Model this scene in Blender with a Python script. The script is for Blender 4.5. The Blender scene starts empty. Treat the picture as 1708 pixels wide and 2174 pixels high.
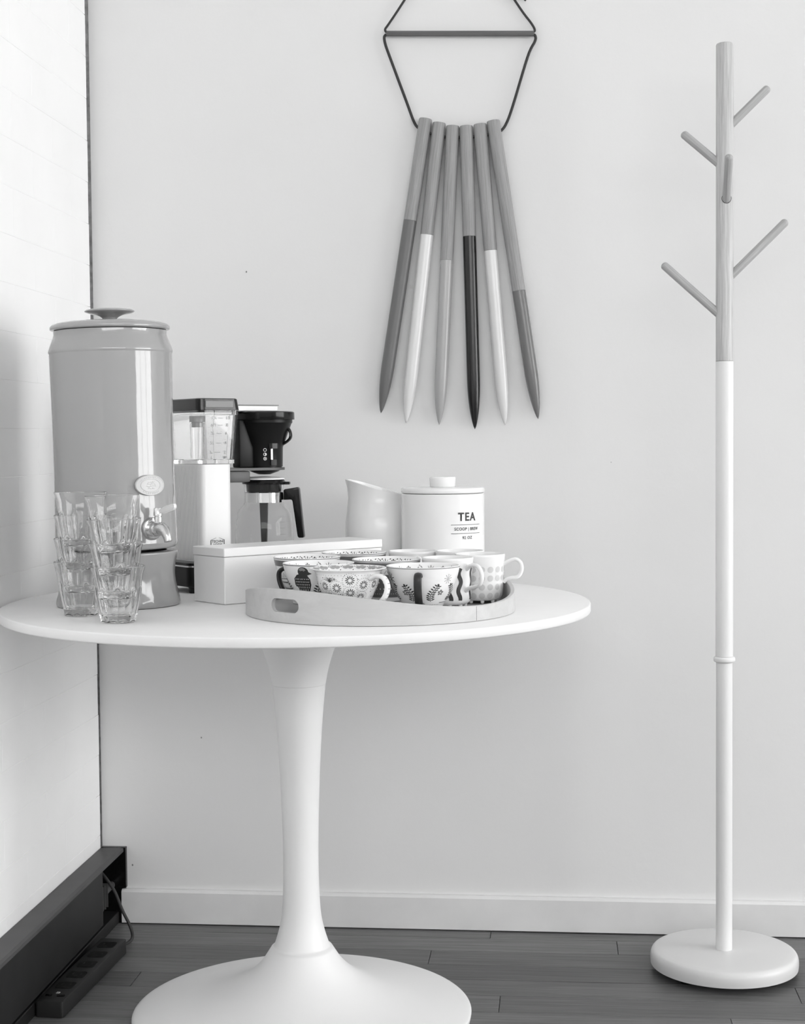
import bpy, bmesh, math, random
from mathutils import Vector, Matrix
R = math.radians
rnd = random.Random(7)
scene = bpy.context.scene
C = scene.collection

# ------------------------------------------------------------------ camera
cam = bpy.data.cameras.new('camera'); camo = bpy.data.objects.new('camera', cam); C.objects.link(camo)
cam.sensor_fit = 'VERTICAL'; cam.sensor_height = 36.0; cam.lens = 3308.02 * 36.0 / 2174.0
cam.clip_start = 0.05
r_ = Vector((0.99538716, 0.095584, -0.0082521)); u_ = Vector((0.00392957, 0.04532259, 0.99896467)); f_ = Vector((-0.09585905, 0.99438904, -0.04473792))
camo.matrix_world = Matrix(((r_.x, u_.x, -f_.x, 0), (r_.y, u_.y, -f_.y, 0), (r_.z, u_.z, -f_.z, 1.02478), (0, 0, 0, 1)))
scene.camera = camo

# ------------------------------------------------------------------ world, lights, exposure
w = bpy.data.worlds.new('world'); scene.world = w; w.use_nodes = True
w.node_tree.nodes['Background'].inputs[0].default_value = (0.9, 0.9, 0.9, 1)
w.node_tree.nodes['Background'].inputs[1].default_value = 1.0
PR, PF = 262.0, 150.0      # power of right window daylight and of the added front fill
def area(name, loc, rot, sx, sy, power):
    l = bpy.data.lights.new(name, 'AREA'); l.shape = 'RECTANGLE'; l.size = sx; l.size_y = sy; l.energy = power
    o = bpy.data.objects.new(name, l); C.objects.link(o); o.location = loc; o.rotation_euler = rot
    return o
RX, FY, CZ, BY = 4.4, -2.6, 2.75, 3.2364      # right wall, front wall, ceiling, back wall
LX = -0.966                                     # left wall face
WR = (-0.20, 3.10, 0.35, 2.50)                   # right window near the table  y0 y1 z0 z1
WF = (-0.85, 4.2, 1.72, 2.69)                    # high opening added in the unseen front wall for fill,  x0 x1 z0 z1
area('daylight_right', (RX + 0.12, (WR[0]+WR[1])/2, (WR[2]+WR[3])/2), (0, R(90), 0), WR[3]-WR[2], WR[1]-WR[0], PR)
area('front_fill', ((WF[0]+WF[1])/2, FY - 0.12, (WF[2]+WF[3])/2), (R(90), 0, 0), WF[1]-WF[0], WF[3]-WF[2], PF)  # fill light added behind the camera, in the unseen front wall
scene.view_settings.view_transform = 'Standard'; scene.view_settings.look = 'None'
scene.view_settings.gamma = 1.0; scene.view_settings.use_curve_mapping = False
scene.view_settings.exposure = -0.86
scene.cycles.use_adaptive_sampling = True; scene.cycles.adaptive_threshold = 0.1; scene.cycles.adaptive_min_samples = 16
scene.cycles.max_bounces = 16; scene.cycles.transmission_bounces = 16; scene.cycles.glossy_bounces = 8
scene.cycles.transparent_max_bounces = 24; scene.cycles.diffuse_bounces = 6

# ------------------------------------------------------------------ materials
def newmat(name):
    m = bpy.data.materials.new(name); m.use_nodes = True
    return m, m.node_tree, m.node_tree.nodes['Principled BSDF']
def g(v): return (v, v, v, 1)
def mat(name, v, rough=0.5, metal=0.0, var=0.0, vscale=6.0, bump=0.0, bscale=40.0, coat=0.0, stretch=None, spec=0.5):
    m, nt, b = newmat(name)
    b.inputs['Base Color'].default_value = g(v); b.inputs['Roughness'].default_value = rough
    b.inputs['Metallic'].default_value = metal; b.inputs['Specular IOR Level'].default_value = spec
    if coat: b.inputs['Coat Weight'].default_value = coat; b.inputs['Coat Roughness'].default_value = 0.04
    tc = nt.nodes.new('ShaderNodeTexCoord'); mp = nt.nodes.new('ShaderNodeMapping')
    nt.links.new(tc.outputs['Object'], mp.inputs['Vector'])
    if stretch: mp.inputs['Scale'].default_value = stretch
    if var:
        n = nt.nodes.new('ShaderNodeTexNoise'); n.inputs['Scale'].default_value = vscale; n.inputs['Detail'].default_value = 5
        cr = nt.nodes.new('ShaderNodeValToRGB')
        cr.color_ramp.elements[0].position = 0.3; cr.color_ramp.elements[0].color = g(max(0, v*(1-var)))
        cr.color_ramp.elements[1].position = 0.7; cr.color_ramp.elements[1].color = g(min(1, v*(1+var)))
        nt.links.new(mp.outputs[0], n.inputs['Vector']); nt.links.new(n.outputs[0], cr.inputs[0]); nt.links.new(cr.outputs[0], b.inputs['Base Color'])
    if bump:
        n2 = nt.nodes.new('ShaderNodeTexNoise'); n2.inputs['Scale'].default_value = bscale; n2.inputs['Detail'].default_value = 3
        bp = nt.nodes.new('ShaderNodeBump'); bp.inputs['Strength'].default_value = bump; bp.inputs['Distance'].default_value = 0.01
        nt.links.new(mp.outputs[0], n2.inputs['Vector']); nt.links.new(n2.outputs[0], bp.inputs['Height']); nt.links.new(bp.outputs[0], b.inputs['Normal'])
    return m
def wood(name, v, rough, axis, var=0.2, fine=90.0, rand=0.0, spec=0.4):
    """grain running along one object axis"""
    m, nt, b = newmat(name)
    b.inputs['Roughness'].default_value = rough; b.inputs['Specular IOR Level'].default_value = spec
    tc = nt.nodes.new('ShaderNodeTexCoord'); mp = nt.nodes.new('ShaderNodeMapping')
    s = [fine]*3; s[axis] = fine*0.03; mp.inputs['Scale'].default_value = s
    add = nt.nodes.new('ShaderNodeVectorMath'); add.operation = 'ADD'
    oi = nt.nodes.new('ShaderNodeObjectInfo'); sc = nt.nodes.new('ShaderNodeVectorMath'); sc.operation = 'SCALE'; sc.inputs['Scale'].default_value = 11.0
    cx = nt.nodes.new('ShaderNodeCombineXYZ')
    for i in range(3): nt.links.new(oi.outputs['Random'], cx.inputs[i])
    nt.links.new(cx.outputs[0], sc.inputs[0])
    nt.links.new(tc.outputs['Object'], add.inputs[0]); nt.links.new(sc.outputs[0], add.inputs[1]); nt.links.new(add.outputs[0], mp.inputs['Vector'])
    n = nt.nodes.new('ShaderNodeTexNoise'); n.inputs['Scale'].default_value = 1.0; n.inputs['Detail'].default_value = 6; n.inputs['Roughness'].default_value = 0.65
    n.inputs['Distortion'].default_value = 0.4
    nt.links.new(mp.outputs[0], n.inputs['Vector'])
    cr = nt.nodes.new('ShaderNodeValToRGB')
    cr.color_ramp.elements[0].position = 0.25; cr.color_ramp.elements[0].color = g(v*(1-var))
    cr.color_ramp.elements[1].position = 0.75; cr.color_ramp.elements[1].color = g(min(1, v*(1+var)))
    nt.links.new(n.outputs[0], cr.inputs[0])
    if rand:
        mr = nt.nodes.new('ShaderNodeMapRange'); mr.inputs['To Min'].default_value = 1-rand; mr.inputs['To Max'].default_value = 1+rand
        nt.links.new(oi.outputs['Random'], mr.inputs['Value'])
        mx = nt.nodes.new('ShaderNodeVectorMath'); mx.operation = 'SCALE'
        nt.links.new(cr.outputs[0], mx.inputs[0]); nt.links.new(mr.outputs[0], mx.inputs['Scale']); nt.links.new(mx.outputs[0], b.inputs['Base Color'])
    else: nt.links.new(cr.outputs[0], b.inputs['Base Color'])
    bp = nt.nodes.new('ShaderNodeBump'); bp.inputs['Strength'].default_value = 0.08; bp.inputs['Distance'].default_value = 0.004
    nt.links.new(n.outputs[0], bp.inputs['Height']); nt.links.new(bp.outputs[0], b.inputs['Normal'])
    return m
def glass(name, v=0.97, ior=1.45, rough=0.0, tint=None):
    m, nt, b = newmat(name)
    b.inputs['Base Color'].default_value = g(v); b.inputs['Transmission Weight'].default_value = 1.0
    b.inputs['Roughness'].default_value = rough; b.inputs['IOR'].default_value = ior
    return m
M = {}
M['wall'] = mat('painted_plaster', 0.84, 0.75, var=0.02, vscale=2.0, bump=0.03, bscale=60, spec=0.25)
M['backwall'] = mat('painted_panel', 0.75, 0.75, var=0.015, vscale=2.0, bump=0.03, bscale=60, spec=0.25)
M['brick'] = mat('painted_brick', 0.91, 0.6, var=0.015, vscale=7.0, bump=0.06, bscale=28, spec=0.3)
M['gapshade'] = mat('shaded_gap_mortar', 0.62, 0.9, var=0.3, vscale=60)  # greyed so the colour deepens the shade in the corner gap
M['ceil'] = mat('ceiling_paint', 0.92, 0.8)
M['trim'] = mat('trim_paint', 0.74, 0.5, var=0.05, vscale=9)
M['white'] = mat('white_lacquer', 0.83, 0.42, var=0.01)
M['tabletop'] = mat('white_tabletop', 0.82, 0.5, var=0.012, vscale=20)
M['rackwhite'] = mat('rack_white', 0.77, 0.38)
M['rackbase'] = mat('rack_base_grey', 0.66, 0.35)
M['floor'] = wood('floor_wood', 0.118, 0.40, 0, 0.5, 170, 0.32)
M['floorbase'] = mat('floor_base', 0.02, 0.9)
M['stake'] = wood('stake_wood', 0.30, 0.6, 2, 0.28, 420, 0.06)
M['dowel'] = wood('dowel_wood', 0.13, 0.6, 0, 0.35, 120)
M['rackwood'] = wood('rack_wood', 0.49, 0.34, 2, 0.30, 330)
M['pegwood'] = wood('peg_wood', 0.40, 0.42, 2, 0.30, 330)
M['traywood'] = wood('tray_wood', 0.52, 0.4, 0, 0.10, 45)
M['trayin'] = mat('tray_inside', 0.38, 0.55, var=0.1)
for n, v in (('pdark', 0.135), ('pwhite', 0.70), ('plight', 0.38), ('pblack', 0.006), ('pwhite2', 0.68), ('pgrey', 0.15)):
    M[n] = mat('paint_' + n[1:], v, 0.22 if n not in ('pdark',) else 0.4, bump=0.02, bscale=220, stretch=(1, 1, .3))
M['cord'] = mat('black_cord', 0.03, 0.7)
M['crock'] = mat('grey_glaze', 0.335, 0.08, var=0.04, vscale=5, bump=0.03, bscale=26, spec=0.9)
M['badge'] = mat('badge_ceramic', 0.60, 0.35)
M['steel'] = mat('brushed_steel', 0.62, 0.22, metal=1.0)
M['chrome'] = mat('chrome', 0.8, 0.06, metal=1.0)
M['ceramic'] = mat('white_ceramic', 0.83, 0.16)
M['ceramic2'] = mat('cream_ceramic', 0.85, 0.18)
M['ink'] = mat('black_ink', 0.02, 0.5)
M['inkgrey'] = mat('grey_ink', 0.19, 0.35)
M['inksoft'] = mat('soft_grey_ink', 0.34, 0.3)
M['inkdot'] = mat('pale_dot_glaze', 0.60, 0.3)
M['inkdark'] = mat('dark_glaze', 0.045, 0.22)
M['handledark'] = mat('dark_handle_glaze', 0.03, 0.3, spec=0.3)
M['inkwhite'] = mat('white_glaze', 0.8, 0.25)
M['bandgrey'] = mat('band_glaze', 0.16, 0.3)
M['box'] = mat('white_box', 0.83, 0.35, var=0.01)
M['black'] = mat('black_plastic', 0.006, 0.14, spec=0.28)
M['blacksatin'] = mat('black_satin', 0.007, 0.34, spec=0.2)
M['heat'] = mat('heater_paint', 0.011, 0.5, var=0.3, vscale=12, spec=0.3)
M['heattop'] = mat('heater_paint_lit', 0.060, 0.5, var=0.2, vscale=10)  # same black paint, lightened for the light falling on the top plate
M['fin'] = mat('dull_fin', 0.10, 0.5, metal=0.5)
M['strip'] = mat('strip_plastic', 0.013, 0.55, var=0.2, vscale=30)
M['machine'] = mat('machine_white', 0.80, 0.3)
M['glass'] = glass('clear_glass', 1.0, 1.38)
M['tank'] = glass('clear_tank', 1.0, 1.42)
M['carafe'] = glass('carafe_glass', 0.97, 1.2)
M['smoke'] = mat('smoked_plastic', 0.02, 0.12, spec=0.4)
M['mark'] = mat('printed_grey', 0.22, 0.6)

# ------------------------------------------------------------------ helpers
def finish(bm, name, m, parent=None, smooth=None, loc=None, rot=None):
    bmesh.ops.recalc_face_normals(bm, faces=bm.faces[:])
    me = bpy.data.meshes.new(name); bm.to_mesh(me); bm.free()
    return link(me, name, m, parent, smooth, loc, rot)
def link(me, name, m, parent=None, smooth=None, loc=None, rot=None):
    if smooth is not None:
        for p in me.polygons: p.use_smooth = True
        me.set_sharp_from_angle(angle=R(smooth))
    if m is not None and not me.materials: me.materials.append(M[m] if isinstance(m, str) else m)
    o = bpy.data.objects.new(name, me); C.objects.link(o)
    if parent: o.parent = parent
    if loc: o.location = loc
    if rot: o.rotation_euler = rot
    return o
def thing(name, label, cat, loc=(0, 0, 0), rz=0.0, group=None):
    o = bpy.data.objects.new(name, None); C.objects.link(o); o.empty_display_size = 0.05
    o.location = loc; o.rotation_euler = (0, 0, rz); o['label'] = label; o['category'] = cat
    if group: o['group'] = group
    return o
def tag(o, label, cat, group=None):
    o['label'] = label; o['category'] = cat
    if group: o['group'] = group
    return o
def struct(o, label=None):
    o['kind'] = 'structure'
    if label: o['label'] = label
    return o
def box(x0, x1, y0, y1, z0, z1, bev=0.0, seg=2, bm=None):
    b = bmesh.new()
    bmesh.ops.create_cube(b, size=1.0)
    for v in b.verts: v.co = Vector((x0 + (v.co.x+.5)*(x1-x0), y0 + (v.co.y+.5)*(y1-y0), z0 + (v.co.z+.5)*(z1-z0)))
    if bev: bmesh.ops.bevel(b, geom=b.edges[:], offset=bev, segments=seg, affect='EDGES', profile=0.6)
    return merge(bm, b)
def merge(bm, b):
    if bm is None: return b
    me = bpy.data.meshes.new('tmp'); b.to_mesh(me); b.free(); bm.from_mesh(me); bpy.data.meshes.remove(me); return bm
def lathe(prof, seg=64, bm=None, cx=0, cy=0, cz=0, closed=False, rfun=None, nf=10**6):
    """prof: list of (r, z); r==0 makes a pole; closed joins last to first"""
    b = bmesh.new(); rings = []
    for r, z in prof:
        if r <= 1e-6: rings.append([b.verts.new((cx, cy, cz+z))])
        else:
            ring = []
            for i in range(seg):
                a = 2*math.pi*i/seg; rr = r*(rfun(a, z) if rfun and len(rings) < nf else 1)
                ring.append(b.verts.new((cx+rr*math.cos(a), cy+rr*math.sin(a), cz+z)))
            rings.append(ring)
    pairs = list(zip(rings, rings[1:])) + ([(rings[-1], rings[0])] if closed else [])
    for A, B in pairs:
        if len(A) == 1 and len(B) == 1: continue
        for i in range(seg):
            j = (i+1) % seg
            if len(A) == 1: b.faces.new((A[0], B[i], B[j]))
            elif len(B) == 1: b.faces.new((A[i], B[0], A[j]))
            else: b.faces.new((A[i], B[i], B[j], A[j]))
    return merge(bm, b)
def spline(pts, n):
    """Catmull-Rom through tuples"""
    P = [Vector(p) for p in pts]; P = [P[0]*2-P[1]] + P + [P[-1]*2-P[-2]]; out = []
    for i in range(1, len(P)-2):
        for k in range(n):
            t = k/n; a, b, c, d = P[i-1:i+3]
            out.append(0.5*((2*b) + (c-a)*t + (2*a-5*b+4*c-d)*t*t + (3*b-a-3*c+d)*t**3))
    out.append(P[-2]); return out
def prof_smooth(pts, n=6):
    return [(max(v.x, 0), v.y) for v in spline([(r, z) for r, z in pts], n)]
def sweep(path, rad, side=None, rad2=None, seg=12, bm=None, caps=True):
    """tube along path; rad may be a list; with side given the section is an ellipse, rad along side, rad2 across"""
    b = bmesh.new(); P = [Vector(p) for p in path]; n = len(P); rings = []; prev = None
    for i in range(n):
        t = (P[min(i+1, n-1)] - P[max(i-1, 0)]).normalized()
        if side is not None: s = (Vector(side) - t*t.dot(Vector(side))).normalized()
        else:
            if prev is None: s = t.orthogonal().normalized()
            else: s = (prev - t*t.dot(prev)).normalized()
        prev = s; q = t.cross(s)
        r1 = rad[i] if isinstance(rad, (list, tuple)) else rad
        r2 = (rad2[i] if isinstance(rad2, (list, tuple)) else rad2) if rad2 is not None else r1
        rings.append([b.verts.new(P[i] + s*(r1*math.cos(2*math.pi*k/seg)) + q*(r2*math.sin(2*math.pi*k/seg))) for k in range(seg)])
    for A, B in zip(rings, rings[1:]):
        for k in range(seg): b.faces.new((A[k], A[(k+1) % seg], B[(k+1) % seg], B[k]))
    if caps:
        b.faces.new(rings[0][::-1]); b.faces.new(rings[-1])
    return merge(bm, b)
def prism(poly, d0, d1, axis='z', bm=None, bev=0.0):
    """extrude 2D polygon along axis; poly coords are the other two axes in order"""
    b = bmesh.new()
    def mk(p, d): return {'x': (d, p[0], p[1]), 'y': (p[0], d, p[1]), 'z': (p[0], p[1], d)}[axis]
    A = [b.verts.new(mk(p, d0)) for p in poly]; B = [b.verts.new(mk(p, d1)) for p in poly]
    b.faces.new(A[::-1]); b.faces.new(B)
    for i in range(len(poly)): b.faces.new((A[i], A[(i+1) % len(poly)], B[(i+1) % len(poly)], B[i]))
    bmesh.ops.recalc_face_normals(b, faces=b.faces[:])
    if bev: bmesh.ops.bevel(b, geom=b.edges[:], offset=bev, segments=2, affect='EDGES', profile=0.6)
    return merge(bm, b)
def rrect(w, h, r, n=6, cx=0, cy=0):
    out = []
    for (sx, sy, a0) in ((1, 1, 0), (-1, 1, 90), (-1, -1, 180), (1, -1, 270)):
        for k in range(n+1):
            a = R(a0 + 90*k/n); out.append((cx + sx*(w/2-r) + r*math.cos(a), cy + sy*(h/2-r) + r*math.sin(a)))
    return out
def loft(sections, bm=None, caps=(True, True)):
    b = bmesh.new(); rings = [[b.verts.new(p) for p in s] for s in sections]; n = len(rings[0])
    for A, B in zip(rings, rings[1:]):
        for k in range(n): b.faces.new((A[k], A[(k+1) % n], B[(k+1) % n], B[k]))
    if caps[0]: b.faces.new(rings[0][::-1])
    if caps[1]: b.faces.new(rings[-1])
    return merge(bm, b)
def text_mesh(s, size, align='CENTER', bold=0.0, track=1.0):
    cu = bpy.data.curves.new('txt', 'FONT'); cu.body = s; cu.size = size; cu.align_x = align; cu.align_y = 'CENTER'; cu.offset = bold
    cu.resolution_u = 4; cu.space_character = track
    o = bpy.data.objects.new('txt', cu); C.objects.link(o)
    bpy.context.view_layer.update()
    me = bpy.data.meshes.new_from_object(o.evaluated_get(bpy.context.evaluated_depsgraph_get()))
    bpy.data.objects.remove(o); bpy.data.curves.remove(cu)
    return me
def add_text(bm, s, size, fn, align='CENTER', bold=0.0, sx=1.0, track=1.0):
    """append text, its (x, y) mapped to 3D by fn"""
    me = text_mesh(s, size, align, bold, track)
    for v in me.vertices: v.co = fn(v.co.x*sx, v.co.y)
    bm.from_mesh(me); bpy.data.meshes.remove(me)

class Decal:
    """flat painted pattern laid on a surface of revolution, given as (r, z) profile"""
    def __init__(s, prof, off=0.0003, inside=False, hh=0.0722):
        s.zs = prof[-1][1]/hh
        s.p = prof; s.L = [0.0]; s.off = -off if inside else off; s.bm = bmesh.new()
        for a, b in zip(prof, prof[1:]): s.L.append(s.L[-1] + math.hypot(b[0]-a[0], b[1]-a[1]))
    def at(s, t):
        t = min(max(t, 0), s.L[-1] - 1e-9)
        for i in range(len(s.L)-1):
            if t <= s.L[i+1]: break
        k = (t - s.L[i])/max(s.L[i+1]-s.L[i], 1e-9); a, b = s.p[i], s.p[i+1]
        d = Vector((b[0]-a[0], b[1]-a[1])).normalized()
        return a[0]+(b[0]-a[0])*k, a[1]+(b[1]-a[1])*k, d.y, -d.x
    def tz(s, z):
        z *= s.zs
        for i in range(len(s.p)-1):
            z0, z1 = s.p[i][1], s.p[i+1][1]
            if min(z0, z1) <= z <= max(z0, z1) and z0 != z1: return s.L[i] + (s.L[i+1]-s.L[i])*(z-z0)/(z1-z0)
        return s.L[-1]
    def pt(s, th, t, lift=1.0):
        r, z, nr, nz = s.at(t); o = s.off*lift
        return Vector(((r+nr*o)*math.cos(th), (r+nr*o)*math.sin(th), z+nz*o))
    def poly(s, th0, t0, pts, lift=1.0, rings=1):
        r0 = s.at(t0)[0]; cx = sum(p[0] for p in pts)/len(pts); cy = sum(p[1] for p in pts)/len(pts)
        c = s.bm.verts.new(s.pt(th0+cx/r0, t0+cy, lift)); last = None
        for k in range(1, rings+1):
            f = k/rings
            ring = [s.bm.verts.new(s.pt(th0+(cx+(x-cx)*f)/r0, t0+cy+(y-cy)*f, lift)) for x, y in pts]
            for i in range(len(ring)):
                j = (i+1) % len(ring)
                if last is None: s.bm.faces.new((c, ring[i], ring[j]))
                else: s.bm.faces.new((last[i], ring[i], ring[j], last[j]))
            last = ring
    def ell(s, th, t, x, y, a, b, rot=0.0, n=10, lift=1.0, rings=1):
        ca, sa = math.cos(rot), math.sin(rot)
        s.poly(th, t, [(x + a*math.cos(q)*ca - b*math.sin(q)*sa, y + a*math.cos(q)*sa + b*math.sin(q)*ca) for q in [2*math.pi*k/n for k in range(n)]], lift, rings)
    def stroke(s, th, t, pts, wd, lift=1.0):
        r0 = s.at(t)[0]; L = []
        n = len(pts)
        for i in range(n):
            d = Vector((pts[min(i+1, n-1)][0]-pts[max(i-1, 0)][0], pts[min(i+1, n-1)][1]-pts[max(i-1, 0)][1])).normalized()
            wv = wd[i] if isinstance(wd, (list, tuple)) else wd
            x, y = pts[i][0], pts[i][1]
            L.append([s.bm.verts.new(s.pt(th+(x+q*d.y*-wv/2)/r0, t+y+q*d.x*wv/2, lift)) for q in (1, -1)])
        for a, b in zip(L, L[1:]): s.bm.faces.new((a[0], a[1], b[1], b[0]))
    def band(s, t0, t1, a0=0, a1=2*math.pi, n=72, lift=1.0, m=3):
        rows = [[s.bm.verts.new(s.pt(a0+(a1-a0)*i/n, t0+(t1-t0)*k/m, lift)) for i in range(n+1)] for k in range(m+1)]
        for A, B in zip(rows, rows[1:]):
            for i in range(n): s.bm.faces.new((A[i], A[i+1], B[i+1], B[i]))
    def done(s, name, m, parent):
        o = finish(s.bm, name, m, parent); o['kind'] = 'stuff'; return o

# ------------------------------------------------------------------ the room
# floor: boards running along the back wall
floor = struct(finish(box(LX-0.1, RX, FY, BY, -0.06, -0.0125), 'floor', 'floorbase'))
PW = 0.0832; known = {0: [-0.132], 1: [0.127], 2: [-0.247, 1.1], 4: [0.447, -0.8], 3: [-0.52, 0.95], 5: [-0.1, 1.2], 6: [0.31], 7: [-0.45, 0.66]}
for k in range(42):
    y1 = 3.26 - k*PW; y0 = y1 - PW; y1 = min(y1, BY)
    cuts = [LX] + sorted(known.get(k, [rnd.uniform(-0.6, 0.2), rnd.uniform(0.6, 1.4)])) + [2.3, RX] if k % 2 else [LX] + sorted(known.get(k, [rnd.uniform(-0.6, 0.2), rnd.uniform(0.6, 1.4)])) + [RX]
    for a, b in zip(cuts, cuts[1:]):
        dz = rnd.uniform(-0.0004, 0.0)
        cxm, cym = (a+b)/2, (y0+y1)/2
        bm = box(-(b-a)/2+0.0005, (b-a)/2-0.0005, -(y1-y0)/2+0.0005, (y1-y0)/2-0.0005, -0.012, dz, 0.0006, 1)
        finish(bm, 'plank', 'floor', floor, loc=(cxm, cym, 0))
# remaining boards near the camera, out of the picture
bm = bmesh.new()
yk = 3.26 - 42*PW
while yk > FY + 0.01:
    box(LX, RX, max(yk-PW, FY)+0.0006, yk-0.0006, -0.012, -0.0003, bm=bm); yk -= PW
o = finish(bm, 'plank', 'floor', floor); o['kind'] = 'stuff'

# back wall, with a fine upright panel seam
wb = struct(finish(box(-0.619, RX, BY, BY+0.1, -0.06, CZ), 'wall_back', 'backwall'))
finish(box(LX+0.0004, -0.619, BY+0.00012, BY+0.1, -0.06, CZ), 'panel', 'backwall', wb)
for x, z, s in ((-0.636, 1.384, .0016), (-0.746, 0.400, .0014), (-0.900, 0.123, .0018), (-0.55, 0.62, .0008), (0.12, 0.98, .0008)):
    finish(prism([(x+s*math.cos(a), z+s*1.3*math.sin(a)) for a in [k*math.pi/4 for k in range(8)]], BY-0.0004, BY+0.001, 'y'), 'nail_hole', 'mark', wb)
bb = finish(prism([(BY-0.016, 0.0025), (BY, 0.0025), (BY, 0.0735), (BY-0.010, 0.0735), (BY-0.0125, 0.0722), (BY-0.016, 0.0685)], -0.921, RX, 'x'), 'baseboard_back', 'trim')
struct(bb)

# left wall: painted bricks
wl = struct(finish(box(LX-0.14, LX-0.0006, FY, BY-0.036, -0.06, CZ), 'wall_left', 'brick'))
finish(box(LX-0.14, LX-0.075, BY-0.036, BY+0.05, -0.06, CZ), 'corner_infill', 'gapshade', wl)
finish(box(LX-0.075, LX+0.0004, BY+0.014, BY+0.1, -0.06, CZ), 'corner_infill', 'gapshade', wl)
CH = 0.0865; BL = 0.232
for c in range(24):
    z0 = 0.017 + CH*c; z1 = z0 + CH
    yend = BY - 0.010 - 0.012*min(1, z0/1.95) + rnd.uniform(-0.0025, 0.0025)
    y = yend
    first = True
    while y > 1.75:
        ln = BL*(0.5 if (first and c % 2) else 1.0); first = False
        y0 = y - ln; d = rnd.uniform(-0.0002, 0.0002)
        bm = box(LX-0.02 - (0.04 if y == yend else 0), LX+d, y0+0.0001, y-0.0001, z0+0.0003, z1-0.0003, 0.0005, 1)
        finish(bm, 'brick', 'brick', wl); y = y0

# right wall and front wall with a window and an added fill opening, ceiling (out of the picture, they shape the light)
def wall_open(name, axis, pos, a0, a1, wins, th):
    bm = bmesh.new()
    def bx(p0, p1, q0, q1):
        if axis == 'x': box(pos, pos+th, p0, p1, q0, q1, bm=bm)
        else: box(p0, p1, pos-th, pos, q0, q1, bm=bm)
    for w0, w1, z0, z1 in wins:
        bx(a0, w0, -0.06, CZ); bx(w0, w1, -0.06, z0); bx(w0, w1, z1, CZ); a0 = w1
    bx(a0, a1, -0.06, CZ)
    return struct(finish(bm, name, 'wall'))
wall_open('wall_right', 'x', RX, FY, BY+0.1, [WR], 0.1)
wall_open('wall_front', 'y', FY, LX-0.12, RX, [WF], 0.1)
struct(finish(box(LX-0.12, RX+0.1, FY-0.1, BY+0.1, CZ, CZ+0.1), 'ceiling', 'ceil'))
def window(name, axis, pos, win, mull):
    w0, w1, z0, z1 = win; t = 0.045
    e = bpy.data.objects.new(name, None); C.objects.link(e); struct(e)
    def bar(nm, p0, p1, q0, q1):
        if axis == 'x': finish(box(pos+0.02, pos+0.07, p0, p1, q0, q1, 0.004, 1), nm, 'trim', e)
        else: finish(box(p0, p1, pos-0.07, pos-0.02, q0, q1, 0.004, 1), nm, 'trim', e)
    bar('frame_rail', w0, w1, z0, z0+t); bar('frame_rail', w0, w1, z1-t, z1)
    bar('frame_stile', w0, w0+t, z0, z1); bar('frame_stile', w1-t, w1, z0, z1)
    for m_ in mull: bar('mullion', m_-0.025, m_+0.025, z0+t, z1-t)
    return e
window('window_1', 'x', RX, WR, [1.95, 0.85])
window('fill_opening', 'y', FY, WF, [0.0, 0.85, 1.7, 2.55, 3.4])  # added for the fill light, kept high so upright surfaces don't mirror it

# ------------------------------------------------------------------ baseboard heater
hx = LX
H = thing('baseboard_heater', 'black metal baseboard heater running along the left wall into the corner', 'heater', (hx, 2.4, 0))
HY0, HY1 = -1.6, BY-2.4-0.013
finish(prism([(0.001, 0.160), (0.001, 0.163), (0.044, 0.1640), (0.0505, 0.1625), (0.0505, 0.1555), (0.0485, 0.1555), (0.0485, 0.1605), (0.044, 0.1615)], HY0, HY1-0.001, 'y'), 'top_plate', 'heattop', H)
finish(prism([(0.0455, 0.042), (0.0475, 0.042), (0.0475, 0.1600), (0.0455, 0.1600)], HY0, 3.076-2.4, 'y'), 'front_cover', 'heat', H)
finish(box(0.001, 0.004, HY0, HY1, 0.02, 0.158), 'back_panel', 'heat', H)
finish(box(0.001, 0.0385, HY0, HY1, 0.001, 0.026, 0.0015, 1), 'bottom_rail', 'heat', H)
finish(prism([(0.0015, 0.0005), (0.0435, 0.0005), (0.0435, 0.0745), (0.0545, 0.0765), (0.0545, 0.1640), (0.0015, 0.1640)], BY-2.4-0.0125, BY-2.4-0.0005, 'y', bev=0.0012), 'end_plate', 'black', H)
fb = box(0.009, 0.0375, -0.0008, 0.0008, 0.058, 0.108, 0.0)
fo = finish(fb, 'fin', 'fin', H, loc=(0, 0.50, 0))
for k in range(1, 30):
    c = fo.copy(); C.objects.link(c); c.location = (rnd.uniform(-.001, .001), 0.50 + k*0.0085, rnd.uniform(-.002, .002)); c.rotation_euler = (0, 0, rnd.uniform(-.25, .25))
finish(sweep([(0.023, HY0, 0.083), (0.023, HY1-0.001, 0.083)], 0.008), 'pipe', 'fin', H, smooth=40)

# ------------------------------------------------------------------ power strip and its cable
P = thing('power_strip', 'long black power strip lying on the floor beside the heater', 'power strip', (-0.900, 2.672, 0), R(-2.6))
body = finish(prism(rrect(0.052, 0.36, 0.004, 3, 0.0, 0.180), 0.0005, 0.030, 'z', bev=0.002), 'body', 'strip', P, smooth=40)
for k in range(5):
    yy = 0.085 + k*0.058
    s = finish(prism(rrect(0.034, 0.034, 0.006, 4, 0.0, yy), 0.0299, 0.0306, 'z'), 'socket', 'blacksatin', P)
    for (dx, dy, wx, wy) in ((-0.008, 0.004, 0.002, 0.008), (0.008, 0.004, 0.002, 0.008), (0, -0.008, 0.005, 0.004)):
        finish(box(dx-wx/2, dx+wx/2, yy+dy-wy/2, yy+dy+wy/2, 0.0304, 0.0309), 'slot', 'ink', s)
finish(prism(rrect(0.012, 0.006, 0.001, 3, -0.012, 0.030), 0.0299, 0.0316, 'z'), 'switch', 'black', P)
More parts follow.
